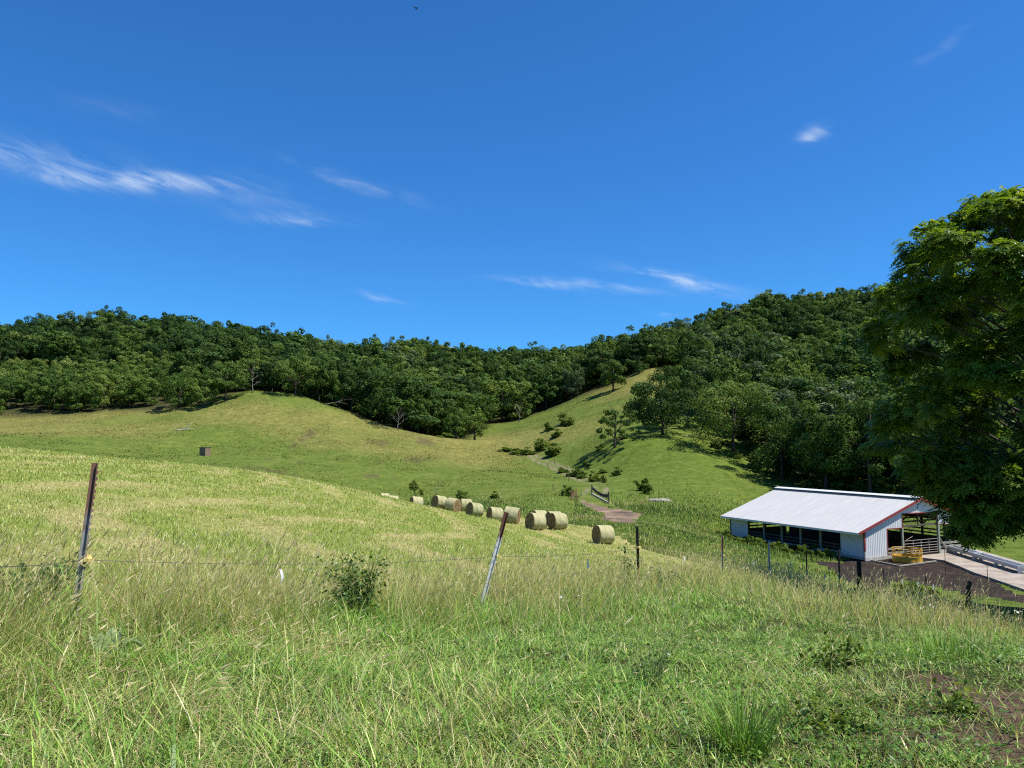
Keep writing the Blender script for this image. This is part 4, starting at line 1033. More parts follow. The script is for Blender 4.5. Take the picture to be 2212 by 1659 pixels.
# ------------------------------------------------------------------ concrete feed bunk
M_BUNK = simple('bunk_concrete', (.36, .37, .38), (.52, .53, .54), 2.5, .8, .25, 0, .015)
bd = np.array([.10, .995]); ba = math.atan2(bd[1], bd[0]) - math.pi / 2
for j, lab in ((0, 'long grey concrete feed trough with open end panel on the apron, the near one'), (1, 'second concrete feed trough in line behind the near one, under the walnut leaves')):
    o0 = np.array([40.55, 61.9]) + bd * j * 7.25
    t = thing('feed_trough', lab, 'trough', (o0[0], o0[1], BZ + .0), ba, 'concrete feed troughs on the apron')
    LB = 7.2; wb = .86; m = MB()
    prof = [(-wb / 2, .62), (-wb / 2 + .02, .30), (wb / 2 - .02, .30), (wb / 2, .62), (wb / 2 - .07, .62), (wb / 2 - .10, .38), (-wb / 2 + .10, .38), (-wb / 2 + .07, .62)]
    m.prism([(x, 0.1, z) for x, z in prof], (0, 0, 0), (0, LB - .2, 0)); m.build('trough', M_BUNK, t)
    for y in (0, LB - .12):
        m = MB(); m.box((0, y + .05, .40), (wb + .02, .1, .46)); m.build('end_panel', M_BUNK, t)
    for y in (.12, LB / 2, LB - .12):
        m = MB(); m.box((-wb / 2 + .14, y, .145), (.22, .2, .30)); m.box((wb / 2 - .14, y, .145), (.22, .2, .30)); m.build('support', M_BUNK, t)
    m = MB(); m.box((0, -.008, .46), (.5, .02, .13)); m.build('nameplate', M_CONC, t)

# ------------------------------------------------------------------ hay bales
def m_wrap():
    m, nt, out = mat('net_wrapped_hay'); o = coord(nt, 'Object')
    n1 = noise(nt, 3.5, 5, .65, o); n2 = noise(nt, 26, 4, .7, mapping(nt, o, (1, 1, 1)))
    r = N(nt, 'ShaderNodeObjectInfo').outputs['Random']
    c = ramp(nt, n1, [(.3, (.20, .205, .095)), (.5, (.32, .315, .165)), (.7, (.43, .41, .245))])
    sep = N(nt, 'ShaderNodeSeparateXYZ'); L(nt, o, sep.inputs[0])
    bands = noise(nt, 9, 2, .5, mapping(nt, o, (1, .02, .02)))
    c = mix(nt, .6, c, ramp(nt, bands, [(.40, (.62, .66, .52)), (.58, (1.15, 1.13, 1.12))]), 'MULTIPLY')
    c = mix(nt, .45, c, ramp(nt, n2, [(.3, (.6, .6, .5)), (.65, (1.15, 1.12, 1.05))]), 'MULTIPLY')
    c = mix(nt, math_(nt, 'MULTIPLY', r, .4), c, (.50, .42, .24))
    bsdf(nt, out, c, .8, .25, 0, bump(nt, n2, .7, .03)); return m
def m_end():
    m, nt, out = mat('bale_end'); o = coord(nt, 'Object')
    sep = N(nt, 'ShaderNodeSeparateXYZ'); L(nt, o, sep.inputs[0])
    rad_ = math_(nt, 'SQRT', math_(nt, 'ADD', math_(nt, 'POWER', sep.outputs[1], 2.0), math_(nt, 'POWER', sep.outputs[2], 2.0)))
    ang = math_(nt, 'ARCTAN2', sep.outputs[2], sep.outputs[1])
    cb = N(nt, 'ShaderNodeCombineXYZ'); L(nt, math_(nt, 'ADD', math_(nt, 'MULTIPLY', rad_, 14), math_(nt, 'MULTIPLY', ang, .16)), cb.inputs[0]); L(nt, math_(nt, 'MULTIPLY', ang, 1.2), cb.inputs[1])
    n1 = noise(nt, 1, 5, .6, cb.outputs[0]); n2 = noise(nt, 22, 5, .7, o)
    c = ramp(nt, n1, [(.32, (.12, .075, .036)), (.5, (.25, .175, .085)), (.68, (.40, .31, .16))])
    c = mix(nt, .6, c, ramp(nt, n2, [(.3, (.45, .45, .42)), (.65, (1.2, 1.15, 1.1))]), 'MULTIPLY')
    bsdf(nt, out, c, .95, .1, 0, bump(nt, n1, 1, .08)); return m
M_WRAP, M_END = m_wrap(), m_end()
def bale_meshes(seed):
    rg = np.random.default_rng(seed); n = 40; L_ = 1.24; r0 = .75; xs = [-.5, -.485, -.45, -.3, -.15, 0, .15, .3, .45, .485, .5]; V = []; F = []
    for i, x in enumerate(xs):
        e = (.965, .985, 1, 1.0, 1.004, 1.0, 1.004, 1.0, 1, .985, .965)[i]
        for k in range(n):
            a = 2 * math.pi * k / n; r = r0 * e * (1 + .010 * math.sin(2 * a + seed) + .006 * rg.normal())
            z = r * math.sin(a); z = max(z, -.72)
            V.append((x * L_, r * math.cos(a) * (1.02 if z < 0 else 1), z))
    for i in range(len(xs) - 1): F += [(i * n + k, i * n + (k + 1) % n, (i + 1) * n + (k + 1) % n, (i + 1) * n + k) for k in range(n)]
    w_ = mesh_np('bale_wrap', V, F, [M_WRAP], True)
    ends = []
    for s in (-1, 1):
        V2 = []; F2 = []; rings = [.0, .12, .25, .4, .52, .64, .71, .735]
        V2.append((s * (L_ * .5 - .02), 0, 0))
        for q in rings[1:]:
            for k in range(n):
                a = 2 * math.pi * k / n; V2.append((s * (L_ * .5 - .015 + rg.normal() * .012 * (q < .7) + (0.012 if .2 < q < .6 else 0)), q * math.cos(a), max(q * math.sin(a), -.715)))
        tri = [(0, 1 + k, 1 + (k + 1) % n) for k in range(n)]
        for i in range(len(rings) - 2): F2 += [(1 + i * n + k, 1 + (i + 1) * n + k, 1 + (i + 1) * n + (k + 1) % n, 1 + i * n + (k + 1) % n) for k in range(n)]
        ends.append(mesh_np('bale_end', V2, [np.array(tri), np.array(F2)], [M_END], False))
    return w_, ends
BM_ = [bale_meshes(s) for s in range(4)]
BLAB = ['round hay bale mostly hidden behind the field crest, leftmost of all', 'pale round hay bale touching the right of the leftmost one, low behind the crest', 'round hay bale on its own below the green sapling',
        'tilted round hay bale leading the cluster of four, left end showing', 'round hay bale with its brown spiral right end facing the camera', 'round hay bale half hidden behind the spiral-ended one', 'round hay bale at the right end of the four-bale cluster',
        'round hay bale just left of the leaning fence post', 'round hay bale behind the leaning fence post tip', 'round hay bale tucked behind the left one of the near pairs', 'round hay bale with ragged dark left end, in front of its pair',
        'round hay bale mostly hidden behind the right near pair', 'round hay bale in front of the right near pair, banded wrap', 'large lone round hay bale nearest the camera, right of all others']
for i, (px, py, Y, al) in enumerate(BALES):
    p = W(px, py, Y); v = np.array([p[0], p[1]]); v /= np.linalg.norm(v); rp = np.array([v[1], -v[0]]); a = R(al)
    ax = rp * math.cos(a) + v * math.sin(a)
    zl, zr = gz(p[0] - ax[0] * .6, p[1] - ax[1] * .6), gz(p[0] + ax[0] * .6, p[1] + ax[1] * .6)
    t = thing('hay_bale', BLAB[i], 'hay bale', (p[0], p[1], (zl + zr) / 2 + .70), 0, 'round bales on the hay field')
    t.rotation_euler = (random.uniform(-.1, .1), -math.atan2(zr - zl, 1.2), math.atan2(ax[1], ax[0]))
    w_, e_ = BM_[i % 4]; link('net_wrap', w_, t)
    for e in e_: link('end_face', e, t)

# ------------------------------------------------------------------ box blind on the knoll side
M_PLY = simple('weathered_plywood', (.15, .105, .07), (.27, .195, .135), 4, .9, .15, 0, 0, (4, 4, .5))
p = W(443, 984, 148); t = thing('hunting_blind', 'small square brown plywood box on the knoll slope', 'blind', (p[0], p[1], gz(p[0], p[1]) - .1), R(-24))
m = MB(); m.box((0, 0, .85), (1.45, 1.45, 1.6)); m.build('walls', M_PLY, t)
m = MB(); m.box((0, 0, 1.69), (1.6, 1.6, .08)); m.build('roof', M_DARKMETAL_SHADE, t)
M_BLACK = simple('black_opening', (.012, .012, .012), (.02, .02, .02), 3, .9)
m = MB(); m.box((-.73, .1, 1.25), (.03, .55, .35)); m.build('window', M_BLACK, t)
m = MB(); m.box((-.732, .2, .55), (.03, .5, .8)); m.build('door', M_DARKMETAL_SHADE, t)
for sx in (-.6, .6):
    m = MB(); m.box((sx, 0, .03), (.14, 1.5, .14)); m.build('skid', M_WOOD, t)

# ------------------------------------------------------------------ fences
def m_tpost(name, paint, rust, lo, hi):
    m, nt, out = mat(name); o = coord(nt, 'Object'); n1 = noise(nt, 7, 6, .7, mapping(nt, o, (1, 1, .45)))
    sep = N(nt, 'ShaderNodeSeparateXYZ'); L(nt, o, sep.inputs[0])
    f = math_(nt, 'ADD', n1, math_(nt, 'MULTIPLY', smooth_node(nt, sep.outputs[2], .95, 1.4), .25))
    c = ramp(nt, f, [(lo, paint), (hi, rust)]); bsdf(nt, out, c, .8, .12, 0, bump(nt, n1, .5, .004)); return m
def smooth_node(nt, v, a, b):
    r = N(nt, 'ShaderNodeMapRange', interpolation_type='SMOOTHSTEP'); L(nt, v, r.inputs[0]); r.inputs[1].default_value = a; r.inputs[2].default_value = b; return r.outputs[0]
M_TP = m_tpost('rusted_post', (.30, .285, .27), (.19, .10, .07), .44, .60)
M_TPW = m_tpost('flaking_post', (.60, .60, .58), (.13, .06, .04), .53, .62)
M_TPD = simple('dark_post', (.035, .025, .022), (.085, .055, .045), 8, .6, .3, .2)
M_TPG = simple('grey_post', (.30, .31, .32), (.48, .49, .50), 8, .5, .4, .2)
M_INS = simple('yellow_insulator', (.62, .46, .11), (.72, .58, .22), 8, .45, .4)
M_OLDWOOD = simple('tarred_wood', (.016, .014, .013), (.045, .040, .036), 5, .9, .2, 0, .01, (4, 4, .6))
M_RUSTROD = simple('rusty_rod', (.09, .045, .03), (.17, .09, .06), 8, .7)
def studded_post(label, base, top, mt, ins=None, name='fence_post', wdt=.045, group='posts of the electric fence', rz=.5, studs=True):
    base = np.asarray(base, float); top = np.asarray(top, float); ax = top - base; Ln = np.linalg.norm(ax)
    q = Vector(ax / Ln).to_track_quat('Z', 'Y')
    t = thing(name, label, 'fence post', tuple(base), 0, group); t.rotation_mode = 'QUATERNION'; t.rotation_quaternion = q @ Matrix.Rotation(rz, 4, 'Z').to_quaternion()
    m = MB(); m.box((0, 0, Ln / 2 - .15), (wdt * 1.15, wdt * .16, Ln + .3)); m.box((0, wdt * .48, Ln / 2 - .15), (wdt * .16, wdt * .8, Ln + .3))
    if studs:
        for z in np.arange(.12, Ln - .05, .055): m.box((0, -wdt * .19, z), (wdt * .42, wdt * .24, .026))
    m.build('shaft', mt, t)
    if ins:
        m = MB(); m.box((0, -wdt * .5, ins), (wdt * 1.5, wdt * 1.2, .032)); m.box((wdt * .95, -wdt * .3, ins + .005), (wdt * .5, wdt * 1.2, .044)); m.box((-wdt * .8, -wdt * .9, ins), (wdt * .5, wdt * .9, .028)); m.build('insulator', M_INS, t)
    return t
def P3(px, py, Y): return W(px, py, Y)
p1b, p1t = P3(160, 1372, 6.7), P3(211, 1000, 6.72)
studded_post('tall rusty studded steel post leaning slightly right, yellow insulator halfway', p1b, p1t, M_TP, .64, wdt=.052, rz=.35)
p2b, p2t = P3(1040, 1316, 11.5), P3(1096, 1107, 11.6)
studded_post('strongly leaning steel post with flaking white paint and rusty tip', p2b, p2t, M_TPW, .79, wdt=.058, rz=.3)
p3b = np.array([3.0, 18.5, gz(3.0, 18.5)]); p3t = P3(1376, 1137, 18.5)
studded_post('upright dark studded post with yellow insulator right of the lone bale', p3b, p3t, M_TPD, 1.02, wdt=.062, rz=.8)
def ground_post(px, py_top, Y, label, mt, wdt=.05, ins=None, lean=0, kind='steel', group='posts of the electric fence', Hmax=None):
    tp = P3(px, py_top, Y); z = gz(tp[0], tp[1]); b = np.array([tp[0] - lean, tp[1], z])
    if kind == 'steel': return studded_post(label, b, tp, mt, ins, wdt=wdt, group=group, rz=random.uniform(.2, 1))
    t = thing('wooden_post', label, 'fence post', tuple(b), 0, group)
    h = tp[2] - z; m = MB(); m.tube([(0, 0, -.3), (.0, 0, h * .5), (lean, 0, h - .03), (lean, 0, h)], [wdt * .52, wdt * .5, wdt * .5, wdt * .44], 9); m.build('shaft', mt, t); return t
ground_post(1560, 1158, 25.5, 'grey steel post standing in tan grass above the lower end of the hay field', M_TP, .06, .9, .03)
ground_post(1660, 1170, 32.5, 'slim pale grey steel post in front of the open barn side', M_TPG, .06, .75)
ground_post(1741, 1190, 39.0, 'dark steel post at the edge of the dirt yard, before the barn corner', M_TPD, .06)
ground_post(1812, 1188, 44.0, 'short black post on the green strip by the barn corner', M_OLDWOOD, .12, None, 0, 'wood')
ground_post(1812.5, 1222, 34.0, 'thin rusty steel post left of the thick black post', M_RUSTROD, .05)
ground_post(1855, 1212, 35.5, 'thick black wooden post in front of the dirt yard', M_OLDWOOD, .20, None, 0, 'wood', 'posts of the yard fence')
ground_post(2093, 1256, 28.0, 'thick black wooden post in the walnut shade', M_OLDWOOD, .17, None, .05, 'wood', 'posts of the yard fence')
for px, pt, Y, lab in ((1907, 1228, 42.0, 'thin dark post with pale tip left in the weed mound'), (1999, 1243, 38, 'thin dark post with pale tip right of the weed mound'), ):
    ground_post(px, pt, Y, lab, M_TPD, .05, None, 0, 'steel', 'posts of the yard fence')
for px, pt, pb, Y, lab in ((2040.5, 1186, 1209, 62, 'thin brown rod at the near corner of the concrete apron'), (2132, 1220, 1245, 57, 'thin pale rod at the concrete edge before the trough')):
    tp = P3(px, pt, Y); z = gz(tp[0], tp[1]); t = thing('fence_rod', lab, 'fence rod', (tp[0], tp[1], z), 0, 'rods along the apron'); h = tp[2] - z
    m = MB(); m.tube([(0, 0, -.2), (0, 0, h)], .022, 6); m.build('shaft', M_RUSTROD, t); m = MB(); m.box((0, -.02, h * .7), (.05, .05, .05)); m.build('insulator', M_INS, t)
# wires
M_WIRE = simple('fence_wire', (.10, .085, .075), (.2, .17, .15), 8, .5, .4, .6)
def wire_at(base, top, d): 
    base = np.asarray(base); top = np.asarray(top); a = (top - base) / np.linalg.norm(top - base); return base + a * d + np.array([0, -.035, 0])
w1 = wire_at(p1b, p1t, .64); w2 = wire_at(p2b, p2t, .79); w3 = wire_at(p3b, p3t, 1.0)
w0 = P3(-40, 1224, 5.6)
p4 = P3(1560, 1158, 25.5) - [0, 0.05, .55]; p5 = P3(1660, 1170, 32.5) - [0, .05, .6]; p6 = P3(1741, 1190, 39) - [0, .05, .5]
wp = []
for a, b, sag in ((w0, w1, .02), (w1, w2, .07), (w2, w3, .06), (w3, p4, .06), (p4, p5, .05), (p5, p6, .05)):
    for f in np.linspace(0, 1, 14)[:-1]: q = a * (1 - f) + b * f; wp.append(q - np.array([0, 0, sag * 4 * f * (1 - f)]))
wp.append(p6)
m = MB(); m.tube(wp, .0032, 5, False); tag(m.build('fence_wire', M_WIRE), 'thin electric fence wire strung past all the steel posts', 'wire')
# hanging reflector strips
M_FLAG = simple('pale_strip', (.62, .66, .70), (.80, .82, .84), 5, .4, .4)
def wire_point(px):
    pr = np.array([project(*q)[0] for q in wp]); i = int(np.argmin(abs(pr - px))); i = min(max(i, 1), len(wp) - 2)
    j = i + 1 if pr[i] < px else i - 1; f = (px - pr[i]) / (pr[j] - pr[i] + 1e-9); return wp[i] * (1 - f) + wp[j] * f
for px, ln, lab, tw in ((605, .155, 'large pale curled strip hanging low on the wire, left of the rose bush', .6), (1270, .20, 'greyish strip on the wire between leaning and dark posts', 1.35), (1477, .24, 'bright white strip on the wire left of the tan grass bank', .5), (1628, .26, 'white strip on the wire just left of the slim grey post', 1.2),
                    (1707, .28, 'white strip on the wire right of the slim grey post', .4)):
    q = wire_point(px); t = thing('wire_flag', lab, 'marker strip', tuple(q), tw, 'pale strips hanging on the fence wire')
    V = []; n = 9; wd = ln * .26
    for k in range(n):
        f = k / (n - 1); bow = .16 * ln * math.sin(f * 2.6); tap = 1 - .8 * max(0, f - .55) / .45
        for s in (-1, 1): V.append((s * wd * .5 * tap + bow, .02 * s, -.055 * (ln / .155) - ln * f))
    F = [(2 * k, 2 * k + 1, 2 * k + 3, 2 * k + 2) for k in range(n - 1)]
    m = MB(); m.add(V, F); o = m.build('strip', M_FLAG, t); md = o.modifiers.new('thick', 'SOLIDIFY'); md.thickness = .004
    m = MB(); m.tube([(0, 0, .0), (.003, 0, -.03 * (ln / .155)), (.0, 0, -.07 * (ln / .155))], .0035, 5); m.build('hook', M_WIRE, t)
# small white strips of the yard fence
for px, py, Y, lab in ((1782, 1247, 36, 'small white tag in the tan grass below the rusty post'), (1949, 1256, 41, 'white tag on the left side of the weed mound'), (1983, 1262, 40, 'white tag in the middle of the weed mound'), (2016, 1268, 39, 'white tag low on the right of the weed mound')):
    q = P3(px, py, Y); zg = gz(q[0], q[1]); q[2] = max(q[2], zg + .35)
    t = tag(MB().box((0, 0, 0), (.07, .012, .2)).box((0, .0, .12), (.02, .012, .06)).prism([(-.035, -.006, -.1), (.035, -.006, -.1), (.01, -.006, -.16)], (0, 0, 0), (0, .012, 0)).build('wire_tag', M_FLAG), lab, 'marker strip', 'small tags of the yard fence'); t.location = q
m = MB(); qs = [P3(1855, 1236, 35.5), P3(1907, 1243, 41.5), P3(1999, 1256, 38), P3(2093, 1275, 28.0)]
# posts along the track and valley fences
VP = [((508, 245), (508, 335), 128, 'dark wooden post on the dry bank above the track bend'), ((285, 440), (285, 530), 112, 'grey post at the foot of the knoll left of the round shrub'), ((305, 65), (305, 125), 150, 'post beside the far stretch of the track'), ((1047, 275), (1047, 352), 120, 'post behind the narrow creek shrub'),
      ((1720, 420), (1720, 540), 107, 'pale wooden post at the shrub pair in the valley'), ((1822, 545), (1822, 598), 103, 'short post behind the pale stone in the valley'), ((215, 118), (215, 165), 146, 'thin post on the knoll side of the far track'), ((445, 232), (445, 288), 133, 'thin post up the bank from the dark wooden one'), ((385, 170), (385, 220), 140, 'thin post halfway along the bank fence')]
for (a, b, Y, lab) in VP:
    px, pt = c4(*a); _, pb = c4(*b); tp = P3(px, pt, Y); z = gz(tp[0], tp[1]); h = max(.9, (pb - pt) / FOC * Y)
    t = thing('valley_post', lab, 'fence post', (tp[0], tp[1], z), 0, 'posts along the valley track'); m = MB(); m.tube([(0, 0, -.3), (0, 0, h)], [.055, .05], 7); m.build('shaft', M_WOOD, t)
for px, pt, Y, lab in ((1275, 908, 172, 'post among dry grass left of the creek thicket'),):
    q = c5(px, pt); tp = P3(q[0], q[1], Y); t = thing('valley_post', lab, 'fence post', (tp[0], tp[1], gz(tp[0], tp[1])), 0, 'posts along the valley track'); m = MB(); m.tube([(0, 0, -.3), (0, 0, 1.2)], .06, 6); m.build('shaft', M_WOOD, t)
# water-gap curtain: two posts, a cable with hanging black flaps, a beam at the ground
a = np.array([*W(*c4(852, 632), 107)[:2], 0]); b = np.array([*W(*c4(1097, 676), 100)[:2], 0]); a[2] = gz(a[0], a[1]); b[2] = gz(b[0], b[1])
t = thing('flap_gate', 'water gap of black rubber flaps hanging between two wooden posts', 'gate', tuple(a)); d = b - a
for q, h in ((np.zeros(3), 1.35), (d, 1.5)): m = MB(); m.tube([q - [0, 0, .3], q + [0, 0, h]], [.09, .08], 8); m.build('post', M_WOOD, t)
M_RUB = simple('black_rubber', (.012, .012, .013), (.03, .03, .03), 6, .7)
m = MB(); m.tube([np.array([0, 0, 1.15]) * (1 - f) + (d + [0, 0, 1.15]) * f - [0, 0, .35 * 4 * f * (1 - f)] for f in np.linspace(0, 1, 12)], .02, 5); m.build('cable', M_RUB, t)
for k in range(1, 15):
    f = k / 15; q = np.array([0, 0, 1.15]) * (1 - f) + (d + [0, 0, 1.15]) * f - [0, 0, .35 * 4 * f * (1 - f)]
    m = MB(); m.box(q - [0, 0, .20 + .04 * random.random()], (.16, .03, .38 + .1 * random.random()), Matrix.Rotation(random.uniform(-.15, .15), 3, 'Y')); m.build('flap', M_RUB, t)
m = MB(); m.beam((0, 0, .06), d + [0, 0, .06], .22, .18); m.build('ground_beam', M_BOARD, t)
M_REDW = simple('faded_red_wood', (.16, .07, .05), (.26, .13, .10), 4, .9)
p = W(*c4(585, 640), 101); t = thing('small_gate', 'little faded red slatted gate by the round shrub', 'gate', (p[0], p[1], gz(p[0], p[1])), .5)
for x in (-.4, .4): m = MB(); m.box((x, 0, .6), (.1, .1, 1.4)); m.build('post', M_REDW, t)
for z in (.3, .55, .8, 1.05): m = MB(); m.box((0, -.06, z), (.9, .03, .1)); m.build('slat', M_REDW, t)
M_STONE = simple('pale_stone', (.22, .20, .16), (.36, .33, .28), 2, .95, .1, 0, .05)
p = W(*c4(1830, 592), 101.5); m = MB(); rg = np.random.default_rng(3); V = []; n = 14
for i, (sc, z) in enumerate(((1, -.1), (1.0, .12), (.8, .28), (.3, .33))):
    for k in range(n): a_ = 2 * math.pi * k / n; V.append(((1.5 * math.cos(a_)) * sc * (1 + .1 * rg.normal()), .7 * math.sin(a_) * sc * (1 + .1 * rg.normal()), z + .03 * rg.normal()))
m.add(V, [(i * n + k, i * n + (k + 1) % n, (i + 1) * n + (k + 1) % n, (i + 1) * n + k) for i in range(3) for k in range(n)] + [tuple(3 * n + k for k in range(n))])
o = tag(m.build('flat_stone', M_STONE, None, True), 'long flat pale stone lying in the valley meadow', 'stone'); o.location = (p[0], p[1], gz(p[0], p[1])); o.rotation_euler = (0, 0, -.1)
# the far bird
q = W(898, 18, 60); M_BIRD = simple('bird_plumage', (.015, .015, .018), (.03, .03, .03), 9, .8); mb = MB()
mb.tube([(-.16, 0, 0), (-.1, 0, .0), (0, 0, .01), (.08, 0, 0), (.13, 0, .01), (.17, 0, 0)], [.012, .025, .04, .032, .025, .004], 7)
for s in (-1, 1): mb.prism([(.05, 0, .02), (-.05, 0, .02), (-.07, s * .16, .08), (-.02, s * .30, .05), (.03, s * .16, .08)], (0, 0, 0), (0, 0, .006))
o = tag(mb.build('bird', M_BIRD, None, True), 'tiny dark bird flying high in the blue sky', 'bird'); o.location = q; o.rotation_euler = (.5, .3, 1.2)
# ------------------------------------------------------------------ grass
def m_blade(name, trans=.24, rough=.42, spec=.22):
    m, nt, out = mat(name); c = attr(nt, 'col').outputs['Color']
    leaf_shader(nt, out, c, trans, rough, spec, mix(nt, 1.0, c, (1.25, 1.15, .6), 'MULTIPLY')); return m
M_GRASS = m_blade('grass_blade'); M_TAN = m_blade('dry_blade', .38, .6, .12)
def palette(rg, n, stops, w_):
    """random mixes between neighbouring palette colours"""
    stops = np.array(stops); k = rg.choice(len(stops), n, p=np.array(w_) / sum(w_)); k2 = rg.integers(0, len(stops), n)
    f = rg.random((n, 1)) * .35
    return stops[k] * (1 - f) + stops[k2] * f
def blades(rg, P, H, Wd, az, lean, bend, col, seg=3, tipk=1.15):
    """P (n,3) roots; lean = tilt angle, bend = extra tilt towards the tip"""
    n = len(P); side = np.stack([np.cos(az + 1.57 + rg.normal(size=n) * .5), np.sin(az + 1.57 + rg.normal(size=n) * .5), np.zeros(n)], 1)
    dirh = np.stack([np.cos(az), np.sin(az), np.zeros(n)], 1)
    V = np.empty((n, (seg + 1) * 2, 3)); C = np.empty((n, (seg + 1) * 2, 3)); q = P.copy()
    for i in range(seg + 1):
        f = i / seg; w_ = Wd * (1 - f ** 1.6 * .92)
        V[:, 2 * i] = q - side * w_[:, None] * .5; V[:, 2 * i + 1] = q + side * w_[:, None] * .5
        k = 1 + (tipk - 1) * f; C[:, 2 * i] = col * k; C[:, 2 * i + 1] = col * k
        th = lean + bend * (f + .5 / seg)
        q = q + (dirh * np.sin(th)[:, None] + np.array([0, 0, 1]) * np.cos(th)[:, None]) * (H / seg)[:, None]
    nv = (seg + 1) * 2
    F = np.stack([np.array([2 * i, 2 * i + 1, 2 * i + 3, 2 * i + 2]) for i in range(seg)])
    F = (F[None] + (np.arange(n) * nv)[:, None, None]).reshape(-1, 4)
    return V.reshape(-1, 3), F, C.reshape(-1, 3)
def heads(rg, P, D, Ln, Wd, col):
    """seed heads: two crossed slim diamonds along D"""
    n = len(P); s = np.cross(D, rand_dirs(rg, n)); s /= np.linalg.norm(s, axis=1)[:, None] + 1e-9; s2 = np.cross(D, s); V = []
    for a in (s, s2):
        V.append(np.stack([P, P + D * (Ln * .4)[:, None] + a * Wd[:, None] * .5, P + D * Ln[:, None], P + D * (Ln * .4)[:, None] - a * Wd[:, None] * .5], 1))
    V = np.stack(V, 1).reshape(-1, 3); return V, np.arange(len(V)).reshape(-1, 4), np.repeat(col, 8, 0)
class Acc:
    def __init__(s): s.V = []; s.F = []; s.C = []; s.n = 0
    def add(s, V, F, C): s.V.append(V); s.F.append(F + s.n); s.C.append(C); s.n += len(V)
    def build(s, name, m, label, cat):
        o = link(name, mesh_np(name, np.concatenate(s.V), np.concatenate(s.F), [m], False, dict(col=np.concatenate(s.C)))); o['kind'] = 'stuff'; o['label'] = label; o['category'] = cat
        print(name, sum(len(f) for f in s.F)); return o
G1, G2, G3, G4 = (.100, .225, .026), (.160, .305, .036), (.250, .385, .060), (.060, .135, .024)
YG, ST, SD, BR = (.36, .42, .095), (.56, .49, .26), (.40, .32, .15), (.20, .135, .065)
def root(x, y, dz=-.02): return np.stack([x, y, ground_h(x, y) + dz], 1)
def polar(rg, n, r0, r1, a0, a1, pw=.0):
    u = rg.random(n); k = 1 - pw
    r = (r0 ** k + u * (r1 ** k - r0 ** k)) ** (1 / k); a = R(a0) + rg.random(n) * R(a1 - a0)
    return r * np.sin(a), r * np.cos(a)
rg = np.random.default_rng(1234)

def bare_at(x, y): return smooth(.54, .62, fbm(x * .75 + 2, y * .55 + 31, 4)) * smooth(1.2, 2.4, x - .1 * y) * smooth(9.5, 6.5, y)
# --- meadow underfoot
A = Acc(); n = 620000
x, y = polar(rg, n, 2.6, 30, -39, 39, .5)
nc = 15000; kx, ky = polar(rg, nc, 2.5, 30, -39, 39, .35); ck = rg.integers(0, nc, n); isc = rg.random(n) < .62
ox = rg.normal(size=n); oy = rg.normal(size=n); sg = .045 * (1 + np.hypot(kx, ky) / 14)[ck]
x = np.where(isc, kx[ck] + ox * sg, x); y = np.where(isc, ky[ck] + oy * sg, y); caz = np.where(isc, np.arctan2(oy, ox) + rg.normal(size=n) * .6, rg.uniform(0, 6.28, n))
ch = np.where(isc, (rg.gamma(5, .2, nc) * .55 + .75)[ck], .75); ct = np.where(isc, rg.uniform(.72, 1.25, nc)[ck], 1.0)
fdist, fal_, fs = seg_dist(FENCE, x, y); r = np.hypot(x, y)
inside = (fs < 0)                      # camera side of the fence
zq = x - .18 * y
bareq = bare_at(x, y)
left = 1 - smooth(-3.5, 1.5, x + .25 * (y - 6))
tall = np.exp(-(fdist / 1.6) ** 2) + .35 * left * smooth(9, 4, r)
dens = .85 * (1 - .86 * bareq)
ok = inside & (rg.random(n) < dens) & ((y < 26) | (rg.random(n) < .5))
x, y, r, tall, left, fdist, caz, ch, ct = x[ok], y[ok], r[ok], tall[ok], left[ok], fdist[ok], caz[ok], ch[ok], ct[ok]; n = len(x)
patch = fbm(x * .8 + 60, y * .8 + 20, 3); patch2 = fbm(x * .35 + 4, y * .35 + 77, 3)
H = rg.uniform(.045, .12, n) * ch * (.5 + 1.0 * patch) * (1 + 2.0 * np.clip(tall, 0, 1)) * (1 + .7 * left) * (1 + np.maximum(r - 7, 0) / 30)
col = palette(rg, n, [G1, G2, G3, G4, YG, ST], [.28, .32, .16, .12, .08, .04])
dryf = smooth(.45, .72, patch2 + .18 * left + .28 * smooth(12, 20, r) * smooth(0, 3, x) + .12 * np.clip(tall, 0, 1)) * rg.random(n)
dcol = palette(rg, n, [YG, ST, SD, BR], [.40, .30, .22, .08]); m_ = (dryf > .56)[:, None]; col = np.where(m_, dcol, col)
col = col * rg.uniform(.75, 1.2, (n, 1)) * ct[:, None]
wd = np.maximum(rg.uniform(.004, .010, n) * (1 + .7 * (rg.random(n) < .2)), r * .001) * np.where(m_[:, 0], .6, 1)
V, F, C = blades(rg, root(x, y), H, wd, caz, rg.uniform(.3, 1.25, n), rg.uniform(.2, 1.3, n), col, 2); A.add(V, F, C)
A.build('meadow_grass', M_GRASS, 'short green meadow grass in the foreground with yellowed patches', 'grass')

